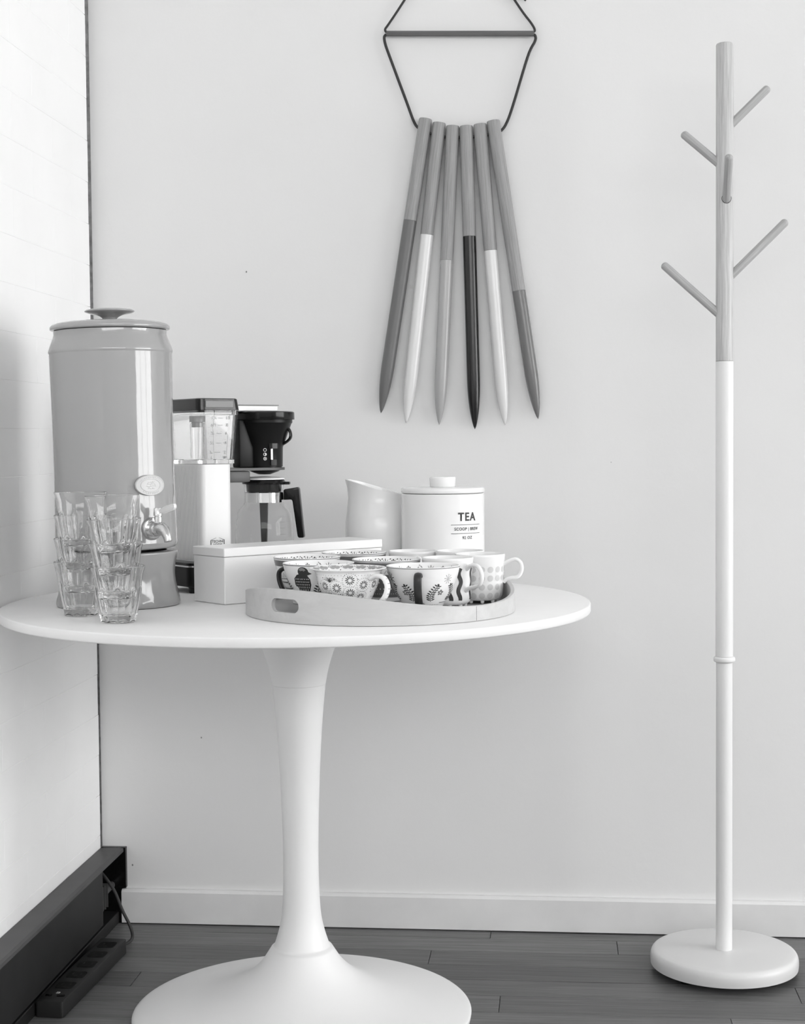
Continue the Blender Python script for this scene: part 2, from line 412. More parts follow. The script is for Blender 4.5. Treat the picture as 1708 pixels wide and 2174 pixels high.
finish(prism(rrect(0.014, 0.006, 0.001, 3, 0.011, 0.030), 0.0299, 0.0316, 'z'), 'switch', 'black', P)
bm = bmesh.new()
for (a, b, c, d) in ((-.003, .003, .043, .0438), (-.003, .003, .0485, .0493), (.0024, .0032, .043, .0493)): box(a, b, c, d, 0.0300, 0.0305, bm=bm)
finish(bm, 'printed_mark', 'inkwhite', P)
cp = spline([(-0.945, 3.145, 0.135), (-0.926, 3.135, 0.118), (-0.908, 3.128, 0.095), (-0.890, 3.118, 0.060), (-0.872, 3.110, 0.030), (-0.864, 3.098, 0.012), (-0.868, 3.078, 0.006), (-0.880, 3.060, 0.008), (-0.886, 3.046, 0.014), (-0.887, 3.031, 0.016)], 8)
tag(finish(sweep(cp, 0.0033, seg=10), 'power_cable', 'cord', smooth=60), 'black cable looping from the heater corner to the power strip', 'cable')

# ------------------------------------------------------------------ pedestal table
TZ = 0.745; tx, ty = -0.4490, 2.7176
T = thing('pedestal_table', 'round white pedestal table with a trumpet base in the corner', 'table', (tx, ty, 0))
finish(lathe([(0, 0.7285), (0.511, 0.7285), (0.5133, 0.7293), (0.5142, 0.7312), (0.5142, 0.7425), (0.5135, 0.7442), (0.5118, 0.745), (0, 0.745)], 160), 'tabletop', 'tabletop', T, smooth=50)
colp = prof_smooth([(0.0545, 0.1262), (0.0478, 0.134), (0.0363, 0.1765), (0.0325, 0.225), (0.0315, 0.29), (0.0330, 0.37), (0.0365, 0.46), (0.0418, 0.5405), (0.0474, 0.59795)], 6)
finish(lathe([(0, 0.1262)] + colp + [(0, 0.59795)], 72), 'column', 'white', T, smooth=60)
colt = prof_smooth([(0.0474, 0.5982), (0.0530, 0.626), (0.0637, 0.6600), (0.0800, 0.697), (0.1050, 0.7284)], 6)
finish(lathe([(0, 0.5982)] + colt + [(0, 0.7284)], 72), 'column_collar', 'white', T, smooth=60)
bp_ = prof_smooth([(0.3000, 0.0005), (0.3013, 0.008), (0.2975, 0.0145), (0.255, 0.0235), (0.200, 0.0345), (0.150, 0.0490), (0.115, 0.0650), (0.092, 0.0800), (0.0720, 0.1000), (0.0545, 0.1260)], 6)
finish(lathe([(0, 0.0005)] + bp_ + [(0, 0.1260)], 120), 'pedestal_base', 'white', T, smooth=60)

# ------------------------------------------------------------------ coat rack
K = thing('coat_rack', 'white coat rack with pale wooden top and angled pegs on a round base', 'coat rack', (0.3263, 3.0177, 0))
finish(lathe(prof_smooth([(0, 0.0115), (0.136, 0.0115)], 1) + prof_smooth([(0.1400, 0.0118), (0.1408, 0.022), (0.1395, 0.032), (0.1345, 0.0385), (0.124, 0.0408)], 4) + [(0, 0.0410)], 96), 'base', 'rackbase', K, smooth=60)
for k in range(4):
    a = R(45+90*k); finish(lathe([(0, 0), (0.012, 0), (0.012, 0.0114), (0, 0.0114)], 20, cx=0.11*math.cos(a), cy=0.11*math.sin(a)), 'foot', 'blacksatin', K, smooth=40)
finish(lathe([(0, 0.0411), (0.0155, 0.0411), (0.0155, 0.598), (0, 0.598)], 40), 'lower_pole', 'rackwhite', K, smooth=40)
finish(lathe([(0, 0.5985)] + prof_smooth([(0.0172, 0.5985), (0.0200, 0.6005), (0.0206, 0.6040), (0.0200, 0.6075), (0.0172, 0.6095)], 3) + [(0, 0.6095)], 40), 'joint_ring', 'rackwhite', K, smooth=60)
finish(lathe([(0, 0.610), (0.0166, 0.610), (0.0166, 1.1732), (0, 1.1732)], 40), 'middle_pole', 'rackwhite', K, smooth=40)
finish(lathe([(0, 1.1738), (0.0166, 1.1738), (0.0166, 1.7665), (0.0155, 1.7695), (0.0135, 1.7705), (0, 1.7705)], 40), 'wooden_pole', 'rackwood', K, smooth=50)
def peg(a, b, r=0.0078):
    a, b = Vector(a), Vector(b); d = b-a; L = d.length
    pr = [(0, 0), (r, 0), (r, L-r*0.9)] + [(r*math.cos(R(q)), L-r*0.9+r*0.9*math.sin(R(q))) for q in (20, 40, 60, 78)] + [(0, L)]
    o = finish(lathe(pr, 24), 'peg', 'pegwood', K, smooth=60)
    o.location = a; o.rotation_euler = d.to_track_quat('Z', 'Y').to_euler()
peg((0.010, 0, 1.617), (0.082, 0.0, 1.687)); peg((-0.010, 0, 1.545), (-0.080, 0.0, 1.606))
peg((0.002, -0.009, 1.472), (-0.001, -0.082, 1.548))
peg((0.010, 0, 1.333), (0.116, 0.0, 1.437)); peg((-0.010, 0, 1.262), (-0.117, 0.0, 1.360))
finish(lathe([(0.0084, 0), (0.0092, 0), (0.0092, 0.001), (0.0084, 0.001)], 24, closed=True), 'peg_hole_rim', 'ink', K, smooth=40, loc=(0.0015, -0.0165, 1.478), rot=(R(90), 0, 0))

# ------------------------------------------------------------------ wall hanging of six stakes
W = thing('wall_hanging', 'wall hanging of six paint-dipped wooden stakes on a black cord and dowel', 'wall hanging', (-0.185, BY, 1.05))
wo = Vector((-0.185, BY, 1.05))
ST = [((-0.256, 1.688), (-0.289, 1.481), (-0.354, 1.085), 'pdark'), ((-0.228, 1.679), (-0.255, 1.451), (-0.302, 1.064), 'pwhite'), ((-0.2005, 1.672), (-0.213, 1.398), (-0.233, 1.060), 'plight'),
      ((-0.173, 1.671), (-0.169, 1.446), (-0.159, 1.050), 'pblack'), ((-0.145, 1.674), (-0.126, 1.416), (-0.097, 1.058), 'pwhite2'), ((-0.118, 1.680), (-0.067, 1.333), (-0.029, 1.070), 'pgrey')]
SN = ['dark grey painted end', 'white painted end on the second stake', 'light grey painted end', 'glossy black painted end', 'white painted end on the fifth stake', 'glossy mid grey painted end']
for i, (a, b, c, pm) in enumerate(ST):
    A, B, D = [Vector((p[0], BY-0.0145, p[1])) for p in (a, b, c)]
    d = (D-A); L = d.length; q = (-d).to_track_quat('Z', 'Y')
    Lb = (B-A).length; r = 0.01345
    def rf(an, z): return 1.0 + 0.012*math.cos(8*an)
    # local z points up the stake, origin at tip
    tipL = 0.105
    st = finish(lathe([(0, L-Lb), (r, L-Lb), (r, L-0.003), (r*0.93, L-0.0005), (r*0.8, L), (0, L)], 32, rfun=rf), 'stake', 'stake', W, smooth=35)
    st.location = D - wo; st.rotation_euler = q.to_euler(); st['label'] = 'bare wood upper half of a stake'
    tip = [(0, 0)] + [(r*(math.sin(math.pi/2*(k/10.0))**0.85), tipL*(k/10.0)**1.25) for k in range(1, 11)] + [(r*1.004, tipL+0.02), (r*1.004, L-Lb-0.0003), (0, L-Lb-0.0003)]
    pe = finish(lathe(tip, 32, rfun=rf), 'painted_end', pm, st, smooth=35); pe['label'] = SN[i]
def wl_(x, z, y=-0.010): return (x-wo.x, y, z-wo.z)
dw = finish(sweep([(-0.151, 0, 0), (0.151, 0, 0)], 0.0058, seg=8), 'dowel', 'dowel', W, smooth=25); dw.location = wl_(-0.185, 1.859, -0.0105); dw.rotation_euler = (0, R(1.9), 0)
finish(sweep(spline([wl_(-0.336, 1.8665), wl_(-0.3385, 1.873), wl_(-0.330, 1.885), wl_(-0.298, 1.931), wl_(-0.184, 2.100)], 6), 0.0024, seg=8), 'cord', 'cord', W, smooth=60)
finish(sweep(spline([wl_(-0.184, 2.1005, -0.011), wl_(-0.073, 1.923), wl_(-0.040, 1.876), wl_(-0.0325, 1.862), wl_(-0.0345, 1.857)], 6), 0.0024, seg=8), 'cord', 'cord', W, smooth=60)
finish(sweep(spline([wl_(-0.336, 1.8625), wl_(-0.3405, 1.857), wl_(-0.3385, 1.843), wl_(-0.330, 1.818), wl_(-0.296, 1.725), wl_(-0.281, 1.684), wl_(-0.272, 1.670, -0.0145), wl_(-0.262, 1.664, -0.0145), wl_(-0.228, 1.652, -0.0145), wl_(-0.185, 1.648, -0.0145), wl_(-0.14, 1.650, -0.0145), wl_(-0.110, 1.656, -0.0145), wl_(-0.101, 1.660, -0.0145), wl_(-0.091, 1.675), wl_(-0.078, 1.709), wl_(-0.047, 1.808), wl_(-0.0325, 1.838), wl_(-0.031, 1.848), wl_(-0.0345, 1.853)], 6), 0.0029, seg=8), 'cord', 'cord', W, smooth=60)
finish(sweep([wl_(-0.050, 1.9215), wl_(-0.060, 1.929), wl_(-0.075, 1.950), wl_(-0.10, 1.97)], 0.0022, seg=8), 'cord_tail', 'cord', W, smooth=60)
finish(sweep([wl_(-0.184, 2.112, 0.0), wl_(-0.184, 2.104, -0.018), wl_(-0.184, 2.108, -0.021)], 0.0028, seg=8), 'nail', 'steel', W, smooth=60)

# ------------------------------------------------------------------ ceramic water dispenser
D = thing('water_dispenser', 'grey glazed ceramic water dispenser with lid and steel tap on its stand', 'water dispenser', (-0.7565, 2.659, TZ))
standp = prof_smooth([(0.1065, 0.0012), (0.1070, 0.008), (0.1020, 0.030), (0.0985, 0.055), (0.1000, 0.075), (0.1040, 0.0905), (0.1030, 0.0945), (0.097, 0.0955)], 5)
finish(lathe([(0.098, 0.0005)] + standp + [(0.085, 0.0955), (0.085, 0.02), (0.095, 0.0005)], 96, closed=True), 'stand', 'crock', D, smooth=60)
tilt = Matrix.Rotation(R(-0.9), 4, 'Y')
crockp = prof_smooth([(0.094, 0.0985), (0.1015, 0.1005), (0.1052, 0.1080), (0.1050, 0.125), (0.1036, 0.235), (0.1042, 0.34), (0.1056, 0.428), (0.1054, 0.4365)], 5)
CR = [(0, 0.0985)] + crockp + [(0.1064, 0.438), (0.1068, 0.4405), (0.1062, 0.4435), (0.1056, 0.4455), (0.1045, 0.4490), (0.0985, 0.4640), (0.0970, 0.4695), (0.0970, 0.4760), (0.0930, 0.4765), (0.092, 0.46), (0.096, 0.43), (0.095, 0.13), (0, 0.12)]
cro = finish(lathe(CR, 96), 'crock', 'crock', D, smooth=45); cro.matrix_local = tilt
lidp = prof_smooth([(0.0980, 0.4772), (0.1022, 0.4785), (0.1030, 0.4815), (0.1015, 0.4850), (0.0960, 0.4885), (0.080, 0.4915), (0.045, 0.4930), (0.020, 0.4930)], 5)
lid = finish(lathe([(0, 0.4772)] + lidp + [(0, 0.4930)], 96), 'lid', 'crock', D, smooth=60); lid.matrix_local = tilt
knp = prof_smooth([(0.0125, 0.4931), (0.0120, 0.4960), (0.0140, 0.5000), (0.0230, 0.5045), (0.0365, 0.5075), (0.0425, 0.5100), (0.0420, 0.5125), (0.036, 0.5140), (0.02, 0.5150)], 5)
finish(lathe([(0, 0.4931)] + knp + [(0, 0.5152)], 64), 'knob', 'crock', lid, smooth=60)
# the face that carries badge and tap points right of the camera
fa = R(-90 + 15.9 + 33.5); od = Vector((math.cos(fa), math.sin(fa), 0)); sd = Vector((-math.sin(fa), math.cos(fa), 0))
def onface(s, z, out=0.0, rr=0.1042):
    a = fa + s/rr; return Vector(((rr+out)*math.cos(a), (rr+out)*math.sin(a), z))
bz = 0.2105; bs = -0.003
def ering(a, b, out, n=48): return [onface(bs + a*math.cos(2*math.pi*k/n), bz + b*math.sin(2*math.pi*k/n), out) for k in range(n)]
bm = loft([ering(.0280, .0175, -0.001), ering(.0280, .0175, 0.0035), ering(.0272, .0169, 0.0046), ering(.0258, .0160, 0.0046), ering(.0252, .0156, 0.0040), ering(.0195, .0115, 0.0040), ering(.0190, .0112, 0.0047), ering(.0180, .0105, 0.0047), ering(.0174, .0101, 0.0040), ering(.006, .004, .0042)])
bd = finish(bm, 'badge', 'badge', D, smooth=40); bd['label'] = 'oval embossed maker badge'
rr_ = random.Random(3); bm = bmesh.new()
def squiggle(cx, cz, wv, n):     # raised worn marks, no readable letters
    pts = [(cx - wv/2 + wv*k/(n-1), cz + rr_.uniform(-.0013, .0013)) for k in range(n)]
    sweep(spline([onface(bs+x, bz+z, 0.0044) for x, z in pts], 3), 0.00035, seg=6, bm=bm)
for z, wv in ((0.0055, .012), (0.0018, .016), (-0.0018, .018), (-0.0055, .013)): squiggle(0, z, wv, 11)
for a in list(range(40, 150, 9)) + list(range(230, 320, 9)):
    q = R(a); x0, z0 = 0.0222*math.cos(q), 0.0135*math.sin(q); ln = 0.0014
    sweep([onface(bs+x0-ln*math.cos(q)*.8, bz+z0-ln*math.sin(q), 0.0043), onface(bs+x0+ln*math.cos(q)*.8+rr_.uniform(-.0004, .0004), bz+z0+ln*math.sin(q), 0.0043)], 0.0004, seg=6, bm=bm)
finish(bm, 'embossing', 'badge', bd, smooth=60)
tz0 = 0.1365
TP = bpy.data.objects.new('tap', None); C.objects.link(TP); TP.parent = D; TP.location = onface(0, tz0); TP.rotation_euler = (0, 0, fa)   # local x points out
def xl(prof, seg=32): # lathe about local x
    b = lathe(prof, seg); bmesh.ops.rotate(b, verts=b.verts[:], cent=(0, 0, 0), matrix=Matrix.Rotation(R(90), 3, 'Y')); return b
finish(xl([(0, -0.002), (0.0195, -0.002), (0.0195, 0.002), (0.0180, 0.0045), (0.0150, 0.0050), (0, 0.0050)]), 'flange', 'steel', TP, smooth=40)
finish(xl([(0, 0.005), (0.0130, 0.005), (0.0135, 0.010), (0.0128, 0.018), (0.0105, 0.024), (0, 0.026)]), 'nut', 'chrome', TP, smooth=40)
sp = spline([(0.016, 0, 0), (0.026, 0, 0.0015), (0.036, 0, -0.002), (0.043, 0, -0.010), (0.0465, 0, -0.020)], 6)
finish(sweep(sp, [0.0125 - 0.0055*min(1, i/(len(sp)-1)*1.1) for i in range(len(sp))], seg=24), 'spout', 'steel', TP, smooth=60)
finish(lathe([(0, 0.004), (0.0068, 0.004), (0.0068, 0.0205), (0.0060, 0.0212), (0.0060, 0.0222), (0.0074, 0.0230), (0.0074, 0.0345), (0.0062, 0.0360), (0, 0.0362)], 28, cx=0.018), 'valve_stem', 'chrome', TP, smooth=40)
def leverpts(s0, wdt, z):  # paddle lying along local x, seen from its flat side
    return [(x, y) for x, y in wdt]
lev = [(0.022, 0.003), (0.030, 0.0042), (0.038, 0.0058), (0.060, 0.0060), (0.0655, 0.0050), (0.0680, 0.0020)]
poly = lev + [(x, -y) for x, y in lev[::-1]]
def lv(bmx, sc, y0, y1):
    pc = (0.047, 0); pts = [((x-pc[0])*sc[0]+pc[0], z*sc[1]) for x, z in poly]
    sl = math.tan(R(13))
    return prism([(x, z + 0.0285 + (x-0.02)*sl) for x, z in pts], y0, y1, 'y', bm=bmx)
le = finish(lv(None, (1, 1), -0.0025, 0.0025), 'lever', 'inkwhite', TP)
finish(lv(None, (0.80, 0.62), -0.0029, 0.0029), 'lever_inlay', 'ceramic', le)

# ------------------------------------------------------------------ tumblers, two stacks of four
def gr(an, z, n=9):
    if z < 0.004 or z > 0.0560: return 1.0
    k = min(1, (z-0.004)/0.005, (0.0560-z)/0.003)
    q = ((an*n/(2*math.pi)) % 1.0 - 0.5)*2*math.pi/n
    return 1.0 + k*(1.035*math.cos(math.pi/n)/math.cos(q) - 1.0)
outp = [(0, 0), (0.0258, 0), (0.0272, 0.0012), (0.0276, 0.006)] + [(0.0278 + 0.0095*((z-0.006)/0.050)**0.9, z) for z in (0.009, 0.012, 0.018, 0.025, 0.033, 0.042, 0.050, 0.0535)] + [(0.0371, 0.0555), (0.0372, 0.0585), (0.0376, 0.064), (0.0385, 0.070), (0.0402, 0.078), (0.0426, 0.0862)] + [(0.0421 + 0.0009*math.cos(R(q)), 0.0878 + 0.0009*math.sin(R(q))) for q in range(-10, 191, 25)]
inp = [(0.0409, 0.0862), (0.0382, 0.078), (0.0362, 0.070), (0.0352, 0.060), (0.0345, 0.050), (0.0325, 0.036), (0.0295, 0.022), (0.0272, 0.0135), (0.0225, 0.0115), (0, 0.0112)]
gme = None
def tumbler(loc, tiltxy, rz, label):
    global gme
    if gme is None:
        o = finish(lathe(outp + inp, 108, rfun=gr, nf=len(outp)), 'tumbler', 'glass', None, smooth=28); gme = o.data
    else: o = link(gme, 'tumbler', None)
    o.location = loc; o.rotation_euler = (tiltxy[0], tiltxy[1], rz)
    return tag(o, label, 'glass', 'stacked faceted tumblers')
nm = ['bottom clear tumbler of the %s stack, standing on the table', 'second clear tumbler from the bottom of the %s stack', 'third clear tumbler from the bottom of the %s stack', 'topmost clear tumbler of the %s stack']
for k in range(4):
    tumbler((-0.6822 + 0.0012*k*0 - 0.0016*k, 2.394, TZ + 0.0004 + 0.0372*k), (0, R(-1.3 if k else 0), 0) if False else (0, R(-0.9*k*0.6), 0), R(11*k+5), nm[k] % 'front right')
for k in range(4):
    tumbler((-0.7720 + 0.0006*k, 2.489, TZ + 0.0004 + 0.0380*k), (0, R(0.4*k*0.5), 0), R(17*k+20), nm[k] % 'rear left')

# ------------------------------------------------------------------ coffee machine
ph = R(42)
Q = thing('coffee_machine', 'filter coffee machine with white body, clear tank and black brew basket', 'coffee machine', (-0.670, 2.935, TZ), ph)
finish(prism(rrect(0.285, 0.130, 0.014, 5, 0.080, 0), 0.012, 0.049, 'z', bev=0.002), 'base', 'blacksatin', Q, smooth=40)
finish(prism(rrect(0.287, 0.132, 0.015, 5, 0.080, 0), 0.0492, 0.0522, 'z'), 'base_trim', 'steel', Q, smooth=40)
finish(prism(rrect(0.285, 0.130, 0.014, 5, 0.080, 0), 0.0524, 0.0570, 'z', bev=0.001), 'base_top', 'black', Q, smooth=40)
finish(lathe([(0, 0.0572), (0.058, 0.0572), (0.058, 0.0605), (0, 0.0605)], 48, cx=0.142), 'hot_plate', 'black', Q, smooth=40)
for a, b in ((-0.045, -0.050), (-0.045, 0.050), (0.205, -0.050), (0.205, 0.050)):
    finish(lathe([(0, 0.0), (0.010, 0.0), (0.012, 0.0118), (0, 0.0118)], 20, cx=a, cy=b), 'foot', 'black', Q, smooth=40)
cb = bmesh.new(); sec = []
pts = rrect(0.067, 0.120, 0.010, 6)
rib = []
finish(prism(pts, 0.0572, 0.2410, 'z'), 'body', 'machine', Q, smooth=40)
for k in range(23):
    yy = -0.046 + k*0.0042
    finish(box(-0.0341, -0.0334, yy-0.0011, yy+0.0011, 0.060, 0.239, 0.0003, 1), 'rib', 'machine', Q)
# clear tank, open shell flaring upwards
def tsec(w_, h_, z, cx=0.004, r=0.012): return [(x, y, z) for x, y in rrect(w_, h_, r, 5, cx, 0)]
finish(loft([tsec(0.076, 0.126, 0.2425), tsec(0.076, 0.126, 0.2495), tsec(0.074, 0.124, 0.2505), tsec(0.086, 0.136, 0.334), tsec(0.090, 0.140, 0.3345), tsec(0.090, 0.140, 0.3425),
             tsec(0.083, 0.133, 0.3425), tsec(0.082, 0.132, 0.334), tsec(0.0705, 0.1205, 0.2525), tsec(0.0705, 0.1205, 0.2500)], caps=(True, True)), 'water_tank', 'tank', Q, smooth=30)
finish(lathe([(0.0105, 0.2530), (0.0120, 0.2530), (0.0125, 0.320), (0.0110, 0.320)], 24, cx=-0.010, cy=-0.005, closed=True), 'riser_tube', 'tank', Q, smooth=40)
finish(lathe([(0, 0.312), (0.0095, 0.312), (0.0095, 0.322), (0.0135, 0.322), (0.0135, 0.3330), (0, 0.3330)], 24, cx=-0.010, cy=-0.005), 'tube_cap', 'inkdot', Q, smooth=40)
finish(loft([tsec(0.078, 0.128, 0.3385, r=.012), tsec(0.078, 0.128, 0.3428, r=.012), tsec(0.092, 0.142, 0.3432, 0.004, .014), tsec(0.088, 0.138, 0.3635, 0.003, .014), tsec(0.084, 0.134, 0.3650, 0.003, .012)]), 'tank_lid', 'smoke', Q, smooth=35)
finish(box(-0.028, 0.032, -0.0712, -0.0680, 0.3475, 0.3605, 0.0008, 1), 'lid_panel', 'inkgrey', Q)
# printed scale on the tank's side
bm = bmesh.new()
def tk(x, y): # tank side face leans out with height
    z = 0.296 + y; return Vector((0.004 + x, -(0.0622 + (z-0.2505)/0.0835*0.006) - 0.0004, z))
for i, (l, n_) in enumerate((('1\u00bc', '10'), ('1/1', '8'), ('\u00be', '6'), ('\u00bd', '4'), ('\u00bc', '2'))):
    y = (0.0320, 0.0185, 0.0030, -0.0150, -0.0325)[i]; dx = -0.0012*i + 0.002
    add_text(bm, l, 0.0085, lambda a, b, y=y, dx=dx: tk(a*1.15 - 0.014+dx, b+y))
    add_text(bm, n_, 0.0085, lambda a, b, y=y, dx=dx: tk(a*1.15 + 0.0150+dx, b+y))
    vs = [bm.verts.new(tk(a+dx, b+y)) for a, b in ((-0.0050, -.0004), (0.0050, -.0004), (0.0050, .0004), (-0.0050, .0004))]; bm.faces.new(vs)
add_text(bm, 'L', 0.0075, lambda a, b: tk(a-0.0155, b-0.0425))
for pl in ([(-.0030, .002), (.0030, .002), (.0024, -.0022), (-.0024, -.0022)], [(.0030, .0014), (.0045, .0014), (.0043, -.0006), (.0028, -.0006)]):
    bm.faces.new([bm.verts.new(tk(a+0.0125, b-0.0420)) for a, b in pl])
finish(bm, 'tank_scale', 'mark', Q)
# maker's plate printed on the body
bm = bmesh.new()
def bf(x, y): return Vector((x, -0.0604, 0.0935 + y))
add_text(bm, 'TECHNI', 0.0066, lambda a, b: bf(a*1.05, b+0.0020), bold=.0001)
add_text(bm, 'VORM', 0.0066, lambda a, b: bf(a*1.05, b-0.0045), bold=.0001)
for s in (-1, 1):
    for q in ([(0.0150*s, .0050), (0.0134*s, .0050), (0.0134*s, -.0090), (0.0150*s, -.0090)], [(0.0150*s, .0050), (0.0030*s, .0092), (0.0030*s, .0087), (0.0143*s, .0044)]): bm.faces.new([bm.verts.new(bf(a, b)) for a, b in q])
finish(bm, 'maker_mark', 'ink', Q)
# outlet arm over the basket
BX = 0.142
finish(box(0.050, 0.165, -0.016, 0.016, 0.3425, 0.3535, 0.0015, 1), 'outlet_arm', 'inkwhite', Q)
finish(box(0.050, 0.167, -0.0165, 0.0165, 0.3537, 0.3550, 0.0004, 1), 'arm_cover', 'inkgrey', Q)
finish(lathe([(0, 0.3260), (0.0600, 0.3260), (0.0605, 0.3275), (0.0600, 0.3400), (0.0575, 0.3420), (0, 0.3422)], 72, cx=BX), 'basket_lid', 'black', Q, smooth=40)
finish(lathe([(0, 0.2340), (0.0360, 0.2340), (0.0368, 0.2720), (0.0390, 0.2770), (0.0540, 0.3180), (0.0560, 0.3200), (0.0560, 0.3258), (0, 0.3258)], 72, cx=BX), 'brew_basket', 'blacksatin', Q, smooth=35)
finish(lathe([(0, 0.2185), (0.012, 0.2190), (0.028, 0.2245), (0.0345, 0.2300), (0.0345, 0.2338), (0, 0.2338)], 48, cx=BX), 'drip_outlet', 'black', Q, smooth=50)
# controls on the basket front, facing camera
va = math.atan2(-3.03, 0.566) - ph       # camera direction in machine frame
def bk(s, z, out=0.0, rr=0.0370): 
    a = va + s/rr; return Vector((BX + (rr+out)*math.cos(a), (rr+out)*math.sin(a), z))
def slabface(s0, s1, z0, z1, out, n=8):
    A = [bk(s0+(s1-s0)*k/n, z0, out) for k in range(n+1)]; B = [bk(s0+(s1-s0)*k/n, z1, out) for k in range(n+1)]
    A2 = [bk(s0+(s1-s0)*k/n, z0, -0.002) for k in range(n+1)]; B2 = [bk(s0+(s1-s0)*k/n, z1, -0.002) for k in range(n+1)]
    return loft([A2 + A[::-1], B2 + B[::-1]])
finish(slabface(0.009, 0.028, 0.2695, 0.2860, 0.0030), 'slider_hood', 'black', Q, smooth=40)
finish(slabface(0.0125, 0.0165, 0.2480, 0.2690, 0.0012), 'slider_track', 'steel', Q, smooth=40)
finish(slabface(0.0120, 0.0225, 0.2370, 0.2480, 0.0050), 'slider', 'ink', Q, smooth=40)
bm = bmesh.new()
def ringd(z, s, r0, r1, a0=0, a1=360):
    n = 20; A = [bm.verts.new(bk(s+r0*math.cos(R(a0+(a1-a0)*k/n)), z+r0*math.sin(R(a0+(a1-a0)*k/n)), .0004)) for k in range(n+1)]
    B = [bm.verts.new(bk(s+r1*math.cos(R(a0+(a1-a0)*k/n)), z+r1*math.sin(R(a0+(a1-a0)*k/n)), .0004)) for k in range(n+1)]
    for k in range(n): bm.faces.new((A[k], A[k+1], B[k+1], B[k]))
s0 = 0.0015
for z in (0.2670, 0.2585, 0.2500): ringd(z, s0, 0.0024, 0.0033)
ringd(0.2585, s0, 0.00001, 0.0025, -90, 90)
for an in (45, 135):
    c, s = math.cos(R(an)), math.sin(R(an)); wv = .0004
    bm.faces.new([bm.verts.new(bk(s0 + a*c - b*s, 0.2500 + a*s + b*c, .0004)) for a, b in ((-.0024, -wv), (.0024, -wv), (.0024, wv), (-.0024, wv))])
finish(bm, 'brew_symbols', 'inkwhite', Q)
ha = va + R(78)
hd = Vector((math.cos(ha), math.sin(ha), 0)); hs = Vector((-math.sin(ha), math.cos(ha), 0))
hp = [Vector((BX, 0, 0)) + hd*a + Vector((0, 0, b)) for a, b in ((0.047, 0.312), (0.0525, 0.302), (0.053, 0.291), (0.046, 0.283), (0.036, 0.277))]
finish(sweep(spline(hp, 5), 0.008, side=hs, rad2=0.0028), 'basket_handle', 'black', Q, smooth=60)
# steel support fork under the basket
finish(prism([(0.032, -0.040), (0.060, -0.040), (0.142, -0.040)] + [(BX+0.040*math.cos(R(a)), 0.040*math.sin(R(a))) for a in range(-80, 81, 10)] + [(0.142, 0.040), (0.032, 0.040)], 0.2275, 0.2325, 'z'), 'basket_support', 'fin', Q, smooth=30)
finish(box(0.078, 0.112, -0.014, 0.014, 0.2330, 0.3255, 0.003, 2), 'basket_holder', 'blacksatin', Q, smooth=40)
finish(box(0.036, 0.090, -0.034, 0.034, 0.205, 0.2270, 0.004, 2), 'support_bracket', 'fin', Q, smooth=40)

# ------------------------------------------------------------------ glass carafe
cwx = Vector((-0.670, 2.935, TZ)) + Matrix.Rotation(ph, 3, 'Z') @ Vector((0.138, -0.004, 0))
J = thing('glass_carafe', 'glass coffee carafe with black lid, handle and steel band on the hot plate', 'carafe', (cwx.x, cwx.y, TZ + 0.0608))
JO = [(0, 0), (0.050, 0), (0.0555, 0.004), (0.0580, 0.012), (0.0562, 0.050), (0.0525, 0.083), (0.0490, 0.0905), (0.0415, 0.0975), (0.0385, 0.104), (0.0380, 0.122), (0.0392, 0.136), (0.0400, 0.1385)]
JI = [(0.0390, 0.1385), (0.0372, 0.122), (0.0377, 0.104), (0.0405, 0.0970), (0.0480, 0.0897), (0.0515, 0.082), (0.0552, 0.050), (0.0570, 0.012), (0.0546, 0.005), (0.049, 0.0012), (0, 0.0012)]
finish(lathe(JO + JI, 72), 'vessel', 'carafe', J, smooth=60)
finish(lathe([(0.0388, 0.1035), (0.0394, 0.1035), (0.0388, 0.1225), (0.0382, 0.1225)], 72, closed=True), 'band', 'chrome', J, smooth=40)
finish(lathe([(0, 0.1400), (0.0360, 0.1400), (0.0425, 0.1395), (0.0430, 0.1425), (0.0395, 0.1480), (0, 0.1480)], 72), 'lid', 'black', J, smooth=40)
finish(lathe([(0, 0.1482), (0.0415, 0.1482), (0.0405, 0.1510), (0.030, 0.1535), (0, 0.1550)], 72), 'lid_cap', 'inkwhite', J, smooth=50)
finish(lathe([(0, 0.1240), (0.0340, 0.1240), (0.0355, 0.1398), (0, 0.1398)], 48), 'lid_insert', 'smoke', J, smooth=40)
finish(prism([(-0.0095, 0.1240), (-0.0055, 0.004), (0.0045, 0.004), (0.0085, 0.1240)], -0.004, 0.004, 'y', bev=0.001), 'dip_tube', 'inkdark', J)
finish(box(0.036, 0.052, -0.006, 0.006, 0.138, 0.1435, 0.001, 1), 'lid_tab', 'black', J)
hpoly = [(0.0405, 0.1270), (0.0430, 0.1290), (0.0685, 0.1330), (0.0710, 0.1300), (0.0800, 0.0360), (0.0785, 0.0335), (0.0700, 0.0335), (0.0675, 0.0365), (0.0580, 0.1060), (0.0560, 0.1085), (0.0405, 0.1080)]
hm = finish(prism(hpoly, -0.0085, 0.0085, 'y', bev=0.0015), 'handle', 'black', J, smooth=40)
hm.rotation_euler = (0, 0, R(-2))
bm = bmesh.new(); vpr = JO
dd = Decal(JO, 0.0003, hh=JO[-1][1])
for k in range(5): 
    t = dd.tz(0.030 + 0.012*k); dd.stroke(R(-40), t, [(-0.007, 0), (0.007, 0)], 0.0006)
dd.done('level_marks', 'inksoft', J)

